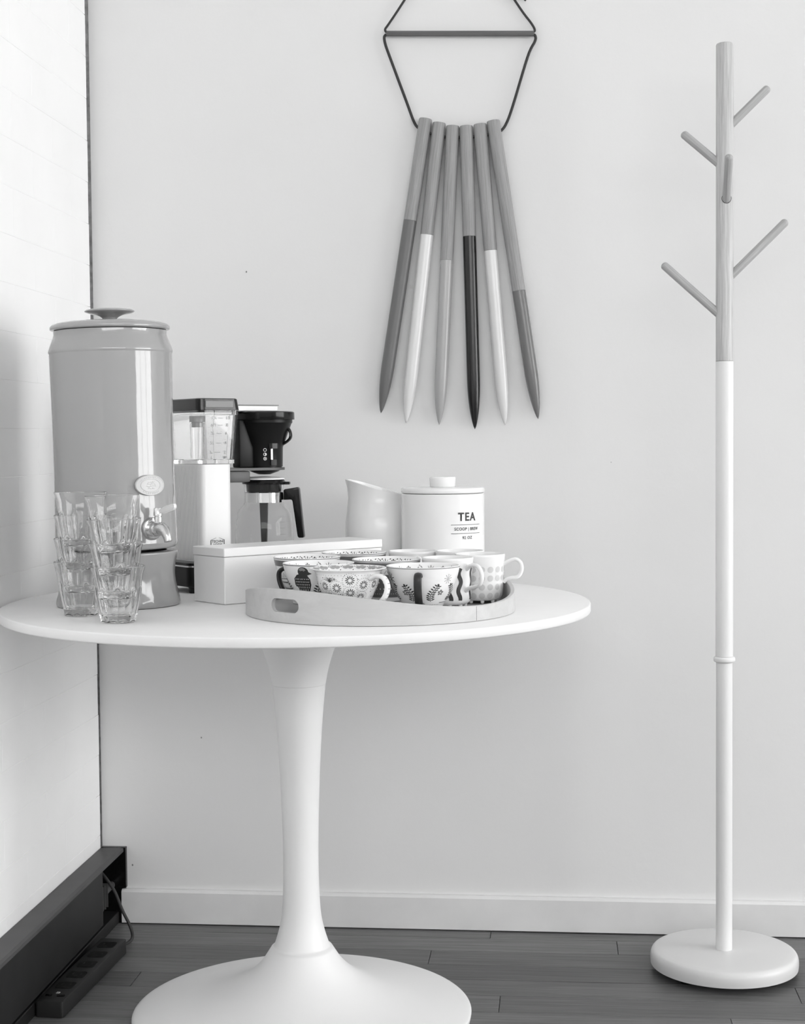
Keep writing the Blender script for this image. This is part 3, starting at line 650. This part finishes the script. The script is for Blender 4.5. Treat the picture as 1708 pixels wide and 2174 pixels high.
# ------------------------------------------------------------------ long white box
B = thing('storage_box', 'long white lidded box set diagonally behind the tray', 'box', (-0.566, 2.649, TZ), R(45.7))
finish(box(0.001, 0.354, 0.001, 0.099, 0.0006, 0.0825, 0.0012, 1), 'body', 'box', B)
finish(box(0.0, 0.355, 0.0, 0.100, 0.0832, 0.0985, 0.0012, 1), 'lid', 'box', B)

# ------------------------------------------------------------------ jug and tea canister
G = thing('milk_jug', 'white ceramic jug with a swept spout behind the box', 'jug', (-0.345, 3.072, TZ))
def jugsec(h, rb, z, s, inner=0.0):
    n = 56; out = []
    for k in range(n):
        a = 2*math.pi*k/n; sp_ = math.cos(a-math.pi)          # spout to -x
        r = rb - inner; lip = max(0, sp_)**3*0.012*s
        zz = z + s*(0.030*(0.5+0.5*sp_)**1.3 - 0.0)
        out.append(((r+lip)*math.cos(a), (r+lip)*math.sin(a)*(1-0.15*s*max(0, sp_)), zz))
    return out
js = [(0.046, 0.0006, 0), (0.052, 0.004, 0), (0.062, 0.04, 0), (0.0652, 0.085, 0), (0.0640, 0.120, 0.05), (0.0590, 0.140, 0.20), (0.0535, 0.156, 0.45), (0.0515, 0.168, 0.80), (0.0530, 0.177, 1.0)]
secs = [jugsec(0, r, z, s) for r, z, s in js] + [jugsec(0, r, z, s, 0.004) for r, z, s in js[::-1][0:1]] + [jugsec(0, r, z, s, 0.004) for r, z, s in js[::-1][1:7]] + [jugsec(0, 0.040, 0.006, 0)]
finish(loft(secs), 'body', 'ceramic2', G, smooth=50)
finish(sweep(spline([(0.052, 0, 0.158), (0.080, 0, 0.160), (0.098, 0, 0.138), (0.095, 0, 0.100), (0.080, 0, 0.070), (0.060, 0, 0.055)], 6), 0.008, side=(0, 1, 0), rad2=0.005), 'handle', 'ceramic2', G, smooth=60).rotation_euler = (0, 0, R(35))
A = thing('tea_canister', 'white lidded tea canister with black lettering behind the mugs', 'canister', (-0.211, 3.000, TZ))
CB = [(0, 0.0006), (0.076, 0.0006), (0.0790, 0.002), (0.0800, 0.006), (0.0802, 0.1795), (0.0790, 0.1808), (0, 0.1808)]
finish(lathe(CB, 96), 'body', 'ceramic', A, smooth=40)
lidc = finish(lathe([(0, 0.1815), (0.0770, 0.1815), (0.0800, 0.1830)] + [(0.0806, 0.1850), (0.0806, 0.1895), (0.0796, 0.1918), (0.0775, 0.1925), (0, 0.1932)], 96), 'lid', 'ceramic', A, smooth=40)
finish(lathe([(0, 0.1932), (0.0235, 0.1932), (0.0245, 0.1945), (0.0255, 0.2105), (0.0240, 0.2125), (0, 0.2128)], 48), 'knob', 'ceramic', lidc, smooth=40)
ta = math.atan2(-3.0, 0.211) + R(35)
def cf(x, z, rr=0.0808): a = ta + x/rr; return Vector((rr*math.cos(a), rr*math.sin(a), z))
bm = bmesh.new()
add_text(bm, 'TEA', 0.0215, lambda a, b: cf(a*0.95, 0.1375+b), bold=.0006, track=1.18)
add_text(bm, 'SCOOP | BREW', 0.0080, lambda a, b: cf(a*0.92, 0.1150+b), bold=.00014, track=1.12)
add_text(bm, '92 OZ', 0.0080, lambda a, b: cf(a*0.95, 0.0985+b), bold=.00008, track=1.12)
for z in (0.1232, 0.1068):
    n = 14; a_ = [bm.verts.new(cf(-0.034+0.068*k/n, z-0.0004)) for k in range(n+1)]; b_ = [bm.verts.new(cf(-0.034+0.068*k/n, z+0.0004)) for k in range(n+1)]
    for k in range(n): bm.faces.new((a_[k], a_[k+1], b_[k+1], b_[k]))
finish(bm, 'lettering', 'ink', A)

# ------------------------------------------------------------------ oval tray
TRX, TRY, ta_, tb_ = -0.285, 2.562, 0.2225, 0.222
Y = thing('serving_tray', 'oval pale wood tray with raised cut-out handles holding the cups', 'tray', (TRX, TRY, TZ))
tbb_ = 0.280
n = 160
def rimh(a): return 0.0245 + 0.0285*(0.5+0.5*math.cos(2*(a-R(234))))
def el(k, d, z, n=n): a = 2*math.pi*k/n; return ((ta_-d)*math.cos(a), ((tbb_ if math.sin(a) > 0 else tb_)-d)*math.sin(a), z(a) if callable(z) else z)
rim = bmesh.new()
secs = [[el(k, d, z) for k in range(n)] for d, z in ((0.0008, 0.0006), (0, 0.0014), (0, lambda a: rimh(a)-0.0012), (0.0010, rimh), (0.0062, rimh), (0.0072, lambda a: rimh(a)-0.0012), (0.0072, 0.0014), (0.0066, 0.0006))]
b = bmesh.new(); rg = [[b.verts.new(p) for p in s] for s in secs]
for A_, B_ in zip(rg, rg[1:] + rg[:1]):
    for k in range(n): b.faces.new((A_[k], A_[(k+1) % n], B_[(k+1) % n], B_[k]))
ro = finish(b, 'rim', 'traywood', Y, smooth=40)
for off in (0, 180):
    a = R(234+off); tq = tbb_ if math.sin(a) > 0 else tb_; c = (ta_*math.cos(a), tq*math.sin(a)); na = math.atan2(math.sin(a)/tq, math.cos(a)/ta_)
    cut = bmesh.new(); prism(rrect(0.060, 0.0215, 0.0105, 8), -0.03, 0.03, 'z', bm=cut)
    bmesh.ops.recalc_face_normals(cut, faces=cut.faces[:])
    me = bpy.data.meshes.new('cut'); cut.to_mesh(me); cut.free(); co = bpy.data.objects.new('cut', me); C.objects.link(co)
    # local z along outward normal, local y up
    zax = Vector((math.cos(na), math.sin(na), 0)); yax = Vector((0, 0, 1)); xax = yax.cross(zax)
    co.matrix_world = Matrix(((xax.x, yax.x, zax.x, TRX+c[0]), (xax.y, yax.y, zax.y, TRY+c[1]), (xax.z, yax.z, zax.z, TZ+0.0275), (0, 0, 0, 1)))
    md = ro.modifiers.new('b', 'BOOLEAN'); md.object = co; md.operation = 'DIFFERENCE'; md.solver = 'EXACT'
    bpy.context.view_layer.update()
    nme = bpy.data.meshes.new_from_object(ro.evaluated_get(bpy.context.evaluated_depsgraph_get()))
    ro.modifiers.clear(); ro.data = nme; bpy.data.objects.remove(co)
for p in ro.data.polygons: p.use_smooth = True
ro.data.set_sharp_from_angle(angle=R(35)); ro.data.name = 'rim'
bt = bmesh.new(); ring0 = [bt.verts.new(el(k, 0.0072, 0.0030)) for k in range(n)]; ring1 = [bt.verts.new(el(k, 0.0072, 0.0068)) for k in range(n)]
bt.faces.new(ring0[::-1]); bt.faces.new(ring1)
for k in range(n): bt.faces.new((ring0[k], ring0[(k+1) % n], ring1[(k+1) % n], ring1[k]))
finish(bt, 'tray_floor', 'trayin', Y)
b = bmesh.new(); sec = [[el(k, d, z) for k in range(n)] for d, z in ((0.0074, 0.0070), (0.0074, lambda a: rimh(a)-0.0022), (0.0080, lambda a: rimh(a)-0.0024), (0.0080, 0.0070))]
sa = R(318.5)
finish(box(-0.00025, 0.00025, -0.0003, 0.0003, 0.0015, rimh(sa)-0.001), 'rim_joint', 'inkgrey', Y, loc=(ta_*math.cos(sa), tb_*math.sin(sa), 0), rot=(0, 0, sa))

# ------------------------------------------------------------------ cups and mugs
CZ0 = TZ + 0.0070
def camang(x, y): return math.atan2(-y, -x)
bowlo = prof_smooth([(0.0262, 0.0005), (0.0268, 0.0040), (0.0306, 0.0134), (0.0395, 0.0250), (0.0485, 0.0390), (0.0552, 0.0555), (0.0598, 0.0722)], 6)
bowli = prof_smooth([(0.0572, 0.0722), (0.0525, 0.0555), (0.0457, 0.0390), (0.0365, 0.0255), (0.0260, 0.0145), (0.012, 0.0085)], 6)
wideo = prof_smooth([(0.0262, 0.0005), (0.0270, 0.0040), (0.0310, 0.0150), (0.0380, 0.0290), (0.0445, 0.0400), (0.0484, 0.0500), (0.0520, 0.0640), (0.0552, 0.0690), (0.0618, 0.0722)], 6)
widei = prof_smooth([(0.0596, 0.0726), (0.0532, 0.0702), (0.0492, 0.0640), (0.0455, 0.0500), (0.0415, 0.0400), (0.0350, 0.0290), (0.0260, 0.0170), (0.012, 0.0090)], 6)
def cup(name, x, y, h, outp, inp, label, m='ceramic2', cat='cup', group='patterned cups on the tray', hh=0.0722, k=0.97):
    t = thing(name, label, cat, (x, y, CZ0), 0, group); s = h/hh
    po = [(r*k, z*s) for r, z in outp]; pi = [(r*k, z*s) for r, z in inp]
    top = [((po[-1][0]*0.7+pi[0][0]*0.3), po[-1][1]+0.0010), ((po[-1][0]*0.3+pi[0][0]*0.7), po[-1][1]+0.0010)]
    finish(lathe([(0, po[0][1])] + po + top + pi + [(0, pi[-1][1])], 88), 'bowl', m, t, smooth=50)
    return t, po, pi[::-1], camang(x, y)
def handle(t, th, pts, rw, rt, m, name='handle'):
    d = Vector((math.cos(th), math.sin(th), 0)); s = (-math.sin(th), math.cos(th), 0)
    return finish(sweep(spline([d*a + Vector((0, 0, z)) for a, z in pts], 7), rw, side=s, rad2=rt, seg=16), name, m, t, smooth=60)
def leafsprig(d, th, t, x, y, sc, flip=1):
    stem = [(x, y), (x+flip*0.0015*sc, y+0.007*sc), (x+flip*0.0005*sc, y+0.014*sc), (x-flip*0.003*sc, y+0.021*sc), (x-flip*0.0065*sc, y+0.027*sc)]
    st = [(v.x, v.y) for v in spline(stem, 4)]
    d.stroke(th, t, st, 0.0009*sc)
    for k in range(1, len(st), 2):
        px, py = st[k]; ln = (0.0052 - 0.0014*k/len(st))*sc
        for s in (-1, 1):
            a = R(90 + s*62 + flip*8*k/len(st)*3)
            d.ell(th, t, px+math.cos(a)*ln*0.75, py+math.sin(a)*ln*0.75, ln*0.55, ln*0.22, a, 8)
    d.ell(th, t, st[-1][0], st[-1][1]+0.001*sc, 0.0024*sc, 0.0014*sc, R(100), 8)
def blossom(d, th, t, x, y, r, n=5, w_=0.5):
    for k in range(n): a = 2*math.pi*k/n + 0.3; d.ell(th, t, x+math.cos(a)*r*0.62, y+math.sin(a)*r*0.62, r*0.42, r*0.42*w_/0.5*0.8, a, 8)
def spark(d, th, t, x, y, r, n=9, wd=0.0005):
    for k in range(n):
        a = 2*math.pi*k/n + 0.2; d.stroke(th, t, [(x+math.cos(a)*r*0.12, y+math.sin(a)*r*0.12), (x+math.cos(a)*r*0.9, y+math.sin(a)*r*0.9)], wd)
        d.ell(th, t, x+math.cos(a)*r, y+math.sin(a)*r, r*0.11, r*0.09, a, 6)
def inside_motifs(t, pi, dark='inkgrey', seed=1, rich=False):
    q = random.Random(seed); d = Decal(pi, 0.0004, True); T_ = d.L[-1]
    nn = 26 if rich else 18
    for k in range(nn):
        th = 2*math.pi*k/nn + q.uniform(-.03, .03)
        if k % 3 == 0: blossom(d, th, T_-0.0080, 0, 0, 0.0040, 5, 0.45)
        elif k % 3 == 1:
            for s in (-1, 1): d.stroke(th, T_-0.009, [(0, -0.003), (s*0.0022, 0.0), (s*0.0045, 0.0042)], [0.0010, 0.0014, 0.0004])
            d.ell(th, T_-0.009, 0, 0.003, 0.0007, 0.0032, 0, 8)
        else:
            d.ell(th, T_-0.007, -0.0028, 0.001, 0.0026, 0.0008, R(50), 8); d.ell(th, T_-0.007, 0.0026, -0.001, 0.0026, 0.0008, R(120), 8); d.ell(th, T_-0.010, 0, 0.0065, 0.0009, 0.0009, 0, 6)
        if rich:
            d.ell(th+0.12, T_-0.0125, 0, 0, 0.0030, 0.0010, R(40), 8); d.ell(th+0.10, T_-0.004, 0, 0, 0.0016, 0.0009, R(-30), 6)
    return d.done('inner_pattern', dark, t)
def rimline(t, po, m='inkdark', wd=0.0011):
    d = Decal(po, 0.0003); d.band(d.L[-1]-wd, d.L[-1], lift=1, m=1); return d.done('rim_line', m, t)

# front cup with daisies
t, po, pi, ca = cup('teacup', -0.3170, 2.3980, 0.0780, wideo, widei, 'wide white cup with dotted daisies and a white handle at the tray front', 'ceramic')
d = Decal(po, 0.0003); rq = random.Random(5)
spots = [(0.003, .0580, .0100), (-0.021, .0468, .0100), (-0.046, .0490, .0092), (0.004, .0400, .0095), (0.028, .0510, .0095), (0.053, .0510, .0085), (0.026, .0335, .0088), (-0.0150, .0335, .0085), (-0.038, .0350, .0085)]
spots += [(0.074 + 0.023*k, .040 + .014*(k % 2), .0085) for k in range(9)]
for x, z, r in spots:
    tt = d.tz(z); th = ca + x/0.0535
    m_ = 12
    for k in range(m_):
        a = 2*math.pi*k/m_; d.ell(th, tt, math.cos(a)*r*0.52, math.sin(a)*r*0.52, r*0.27, r*0.075, a, 8)
    for k in range(22):
        a = 2*math.pi*k/22; d.ell(th, tt, math.cos(a)*r*1.16, math.sin(a)*r*1.16, r*0.055, r*0.055, 0, 6)
for k in range(60): d.ell(ca + k*2*math.pi/60, d.tz(.0650), 0, 0, .0005, .0005, 0, 6)
for k in range(46):
    th = ca + rq.uniform(-1.4, 1.4); z = rq.uniform(.020, .063)
    if all(math.hypot((th-ca)*0.053 - x, z-zz) > r*1.3 for x, zz, r in spots): d.ell(th, d.tz(z), 0, 0, .0009, .0009, 0, 6)
for k in range(-4, 5):
    a = R(90 - k*17); L_ = 0.013 if abs(k) > 1 else 0.009
    d.stroke(ca-0.62, d.tz(.0550), [(0, 0), (math.cos(a)*L_*0.45, math.sin(a)*L_*0.5+.001), (math.cos(a)*L_, math.sin(a)*L_*0.62+.002)], [.0008, .0008, .0003])
d.done('daisy_pattern', 'inkdark', t)
d = Decal(pi, 0.0004, True); T_ = d.L[-1]
for k in range(15):
    th = ca + math.pi + (k-7)*0.42
    for a in (90, 18, 162): d.ell(th, T_-0.0085, math.cos(R(a))*.0046, math.sin(R(a))*.0036, .0044, .0031, R(a), 10)
d.done('inner_flowers', 'inksoft', t)
d = Decal(pi, 0.0005, True)
for k in range(15):
    th = ca + math.pi + (k-6.5)*0.42
    for dx, dy, ro in ((0, .001, 40), (.002, -.005, 120), (-.0025, .004, 10)): d.ell(th, T_-0.007, dx, dy, .0013, .0007, R(ro), 6)
d.done('inner_dashes', 'inkdark', t)
hth = ca + R(46)
hpts = [(0.0490, 0.0640), (0.0620, 0.0690), (0.0760, 0.0660), (0.0830, 0.0530), (0.0770, 0.0370), (0.0600, 0.0240), (0.0380, 0.0180)]
handle(t, hth, hpts, 0.0055, 0.0038, 'ceramic')
bm = bmesh.new(); dv = Vector((math.cos(hth), math.sin(hth), 0)); sv = Vector((-math.sin(hth), math.cos(hth), 0))
pth = spline([dv*a + Vector((0, 0, z)) for a, z in hpts], 7)
for k in range(10, len(pth)-6, 3):
    tg = (pth[k+1]-pth[k-1]).normalized(); nn_ = tg.cross(sv); nn_ = nn_ if nn_.dot(dv) > 0 or nn_.z > 0 else -nn_
    for sgn in (1, -1):
        if (nn_*sgn).dot(pth[k] - (dv*0.055 + Vector((0, 0, 0.036)))) < 0: continue
        A_ = [pth[k] + sv*(0.0057*math.cos(R(q))) + nn_*sgn*(0.0040*math.sin(R(q))) for q in range(5, 120, 10)]
        for p0, p1 in zip(A_, A_[1:]): bm.faces.new([bm.verts.new(v) for v in (p0-tg*.0004, p1-tg*.0004, p1+tg*.0004, p0+tg*.0004)])
finish(bm, 'handle_dashes', 'inkgrey', t)

# front cup with ferns and a dark handle
t, po, pi, ca = cup('teacup', -0.2030, 2.4360, 0.0785, bowlo, bowli, 'white cup with fern sprigs and a dark handle facing the camera')
d = Decal(po, 0.0003)
for x, f in ((-0.0190, 1), (0.0130, -1), (0.052, 1), (-0.054, -1), (0.078, -1), (-0.08, 1), (0.105, 1), (-0.11, -1)): leafsprig(d, ca + x/0.044, d.tz(0.0235), 0, 0, 1.05, f)
for k in range(70): d.ell(ca + 2*math.pi*k/70, d.tz(0.0185), 0, 0, .0007, .0007, 0, 6)
spark(d, ca - 1.18, d.tz(.0560), 0, 0, .0095, 9, .0012)
d.done('fern_pattern', 'inkdark', t)
d = Decal(po, 0.0003)
spark(d, ca + 0.80, d.tz(.0560), 0, 0, .0072)
for x in (-0.0285, 0.0270, 0.09, -0.09): blossom(d, ca + x/0.044, d.tz(.0365), 0, 0, .0052)
d.band(d.tz(0.0205), d.tz(0.0218), ca+0.75, ca+2.2, 30, m=1); d.band(d.tz(0.0240), d.tz(0.0300), ca+1.05, ca+2.2, 30, m=1)
d.done('flower_pattern', 'inkgrey', t)
inside_motifs(t, pi, 'inkgrey', 2); rimline(t, po, 'inkgrey')
handle(t, ca - R(7), [(0.0500, 0.0640), (0.0610, 0.0695), (0.0700, 0.0650), (0.0705, 0.0500), (0.0640, 0.0340), (0.0520, 0.0225), (0.0335, 0.0205)], 0.0062, 0.0036, 'handledark')

# cup with a bird
t, po, pi, ca = cup('teacup', -0.3780, 2.4950, 0.0785, bowlo, bowli, 'white cup painted with a dark bird, left behind the daisy cup')
d = Decal(po, 0.0003); bx = ca - 0.52
bird = [(-.0165, -.002), (-.0150, .0085), (-.0085, .0150), (.0005, .0175), (.0085, .0150), (.0130, .0075), (.0140, -.002), (.0110, -.012), (.0040, -.021), (-.0040, -.024), (-.0105, -.017)]
d.poly(bx, d.tz(.0450), bird, 1.0, 4)
d.ell(bx, d.tz(.0610), 0.003, 0.0015, .0095, .0085, 0, 16, 1.0, 3)
d.poly(bx, d.tz(.0610), [(.010, .003), (.0180, -.001), (.010, -.004)], 1.0)
leafsprig(d, ca + 0.02, d.tz(.0240), 0, 0, 1.2, -1); leafsprig(d, ca - 1.25, d.tz(.0240), 0, 0, 1.1, 1); leafsprig(d, ca + 1.4, d.tz(.013), 0, 0, 1.3, 1)
d.done('bird_pattern', 'inkdark', t)
d = Decal(po, 0.0006); rq = random.Random(9)
for row in range(6):
    for k in range(8):
        x = -.0120 + k*.0032 + rq.uniform(-.0004, .0004); y = .008 - row*.0048
        if abs(x) < .0135 - max(0, row-3)*.0032: d.stroke(bx, d.tz(.0450), [(x-.0008, y+.0006), (x, y-.0009), (x+.0009, y+.0006)] if row < 3 else [(x, y+.0014), (x+.0003, y-.0014)], .0007)
for k in range(3): d.stroke(bx, d.tz(.0630), [((2.6+k*1.6)*.001*math.cos(R(a)) + .002, (2.6+k*1.6)*.001*math.sin(R(a))) for a in range(20, 170, 15)], .0004)
d.done('bird_markings', 'inkwhite', t)
inside_motifs(t, pi, 'inkgrey', 3); rimline(t, po)
handle(t, ca - R(112), [(0.0490, 0.0630), (0.0600, 0.0680), (0.0690, 0.0620), (0.0685, 0.0470), (0.0610, 0.0310), (0.0500, 0.0220), (0.0335, 0.0205)], 0.0062, 0.0036, 'handledark')

# banded cups further back
def banded(x, y, h, label, seed, dark=False, hang=150):
    t, po, pi, ca = cup('teacup', x, y, h, [(r*0.985, z) for r, z in bowlo], [(r*0.985, z) for r, z in bowli], label)
    d = Decal(po, 0.0003)
    if dark: d.band(d.tz(.016), d.tz(.052), m=6); d.band(d.tz(.062), d.tz(.0700), m=2); d.band(d.tz(.0085), d.tz(.0098), m=1)
    else: d.band(d.tz(.060), d.tz(.0690), m=2); d.band(d.tz(.034), d.tz(.036), m=1); d.band(d.tz(.014), d.tz(.026), m=3); d.band(d.tz(.0400), d.tz(.0412), m=1)
    d.done('glaze_bands', 'bandgrey', t)
    d = Decal(po, 0.0006)
    for z, nn, r in (((.022, 60, .0011), (.030, 44, .0017), (.040, 40, .0018), (.047, 60, .0010)) if dark else ((.020, 56, .0012),)):
        for k in range(nn): d.ell(2*math.pi*k/nn, d.tz(z), 0, 0, r*0.6, r, 0, 6)
    d.done('glaze_dashes', 'inkwhite', t)
    d = Decal(po, 0.0004)
    if not dark:
        for k in range(30): d.stroke(2*math.pi*k/30, d.tz(.047), [(-.003, -.005), (0, .004), (.003, -.004)], .0011)
    else:
        for k in range(30): d.stroke(2*math.pi*k/30, d.tz(.0565), [(-.003, -.003), (0, .003), (.003, -.003)], .0009)
    d.done('glaze_zigzag', 'inkgrey', t)
    inside_motifs(t, pi, 'inkdark', seed, True); rimline(t, po, 'inkgrey')
    handle(t, ca + R(hang), [(0.0490, 0.0630), (0.0600, 0.0680), (0.0690, 0.0620), (0.0685, 0.0470), (0.0610, 0.0310), (0.0500, 0.0220), (0.0335, 0.0205)], 0.0062, 0.0036, 'handledark')
banded(-0.4170, 2.6230, 0.0790, 'grey banded cup at the left edge of the tray beside the box', 4)
banded(-0.3500, 2.7320, 0.0790, 'grey banded cup rearmost on the tray against the box', 5, False, 190)
banded(-0.2760, 2.5750, 0.0785, 'dark banded cup in the middle of the tray between the front cups', 6, True)

# white mugs
mugo = prof_smooth([(0.0250, 0.0045), (0.0325, 0.0060), (0.0372, 0.0110), (0.0388, 0.0200), (0.0398, 0.040), (0.0412, 0.060), (0.0426, 0.0782)], 6)
mugi = prof_smooth([(0.0402, 0.0782), (0.0385, 0.060), (0.0370, 0.040), (0.0360, 0.022), (0.0330, 0.0130), (0.015, 0.0100)], 6)
def mug(x, y, h, label, hang, hp=None):
    t, po, pi, ca = cup('mug', x, y, h, mugo, mugi, label, 'ceramic', 'mug', 'white mugs on the tray', 0.0782, 1.0)
    for k in range(9):
        a = 2*math.pi*k/9; finish(lathe([(0, 0.0003), (0.0020, 0.0006), (0.0032, 0.0025), (0.0034, 0.0060), (0, 0.0072)], 12, cx=0.0285*math.cos(a), cy=0.0285*math.sin(a)), 'foot', 'ceramic', t, smooth=60)
    handle(t, ca + hang, hp or [(0.0395, 0.0640), (0.0500, 0.0710), (0.0640, 0.0700), (0.0720, 0.0570), (0.0690, 0.0420), (0.0560, 0.0360), (0.0450, 0.0330), (0.0395, 0.0290)], 0.0042, 0.0034, 'ceramic')
    return t, po, ca
mug(-0.2475, 2.7420, 0.0800, 'plain white mug at the back of the tray left of its twin', R(12))
mug(-0.1620, 2.7260, 0.0815, 'plain white mug rearmost on the tray in front of the canister', R(205))
t, po, ca = mug(-0.1730, 2.5650, 0.0815, 'white mug with dark wavy stripes behind the fern cup', R(50))
d = Decal(po, 0.0003, hh=0.0782); z0, z1 = d.tz(0.0130), d.tz(0.0640)
for k in range(13):
    th = ca + R(28*k + 5) - (R(4) if k == 1 else 0)
    if k == 2: th += R(8)
    d.stroke(th, z0, [(0.0022*math.sin(2*math.pi*q/16*1.0 + 1.2), (z1-z0)*q/30) for q in range(31)], 0.0070)
d.done('wavy_stripes', 'inkdark', t)
t, po, ca = mug(-0.1230, 2.6390, 0.0820, 'white mug with pale grey dots at the right of the tray', R(82), [(0.0405, 0.0660), (0.0480, 0.0700), (0.0600, 0.0740), (0.0690, 0.0680), (0.0710, 0.0560), (0.0650, 0.0450), (0.0520, 0.0420), (0.0450, 0.0395), (0.0400, 0.0345)])
d = Decal(po, 0.0003, hh=0.0782)
for row in range(4):
    for k in range(17): d.ell(ca + 2*math.pi*(k+0.2)/17, d.tz(0.0135 + row*0.0140), 0, 0, .0053, .0053, 0, 16, 1.0, 2)
d.done('dots', 'inkdot', t)
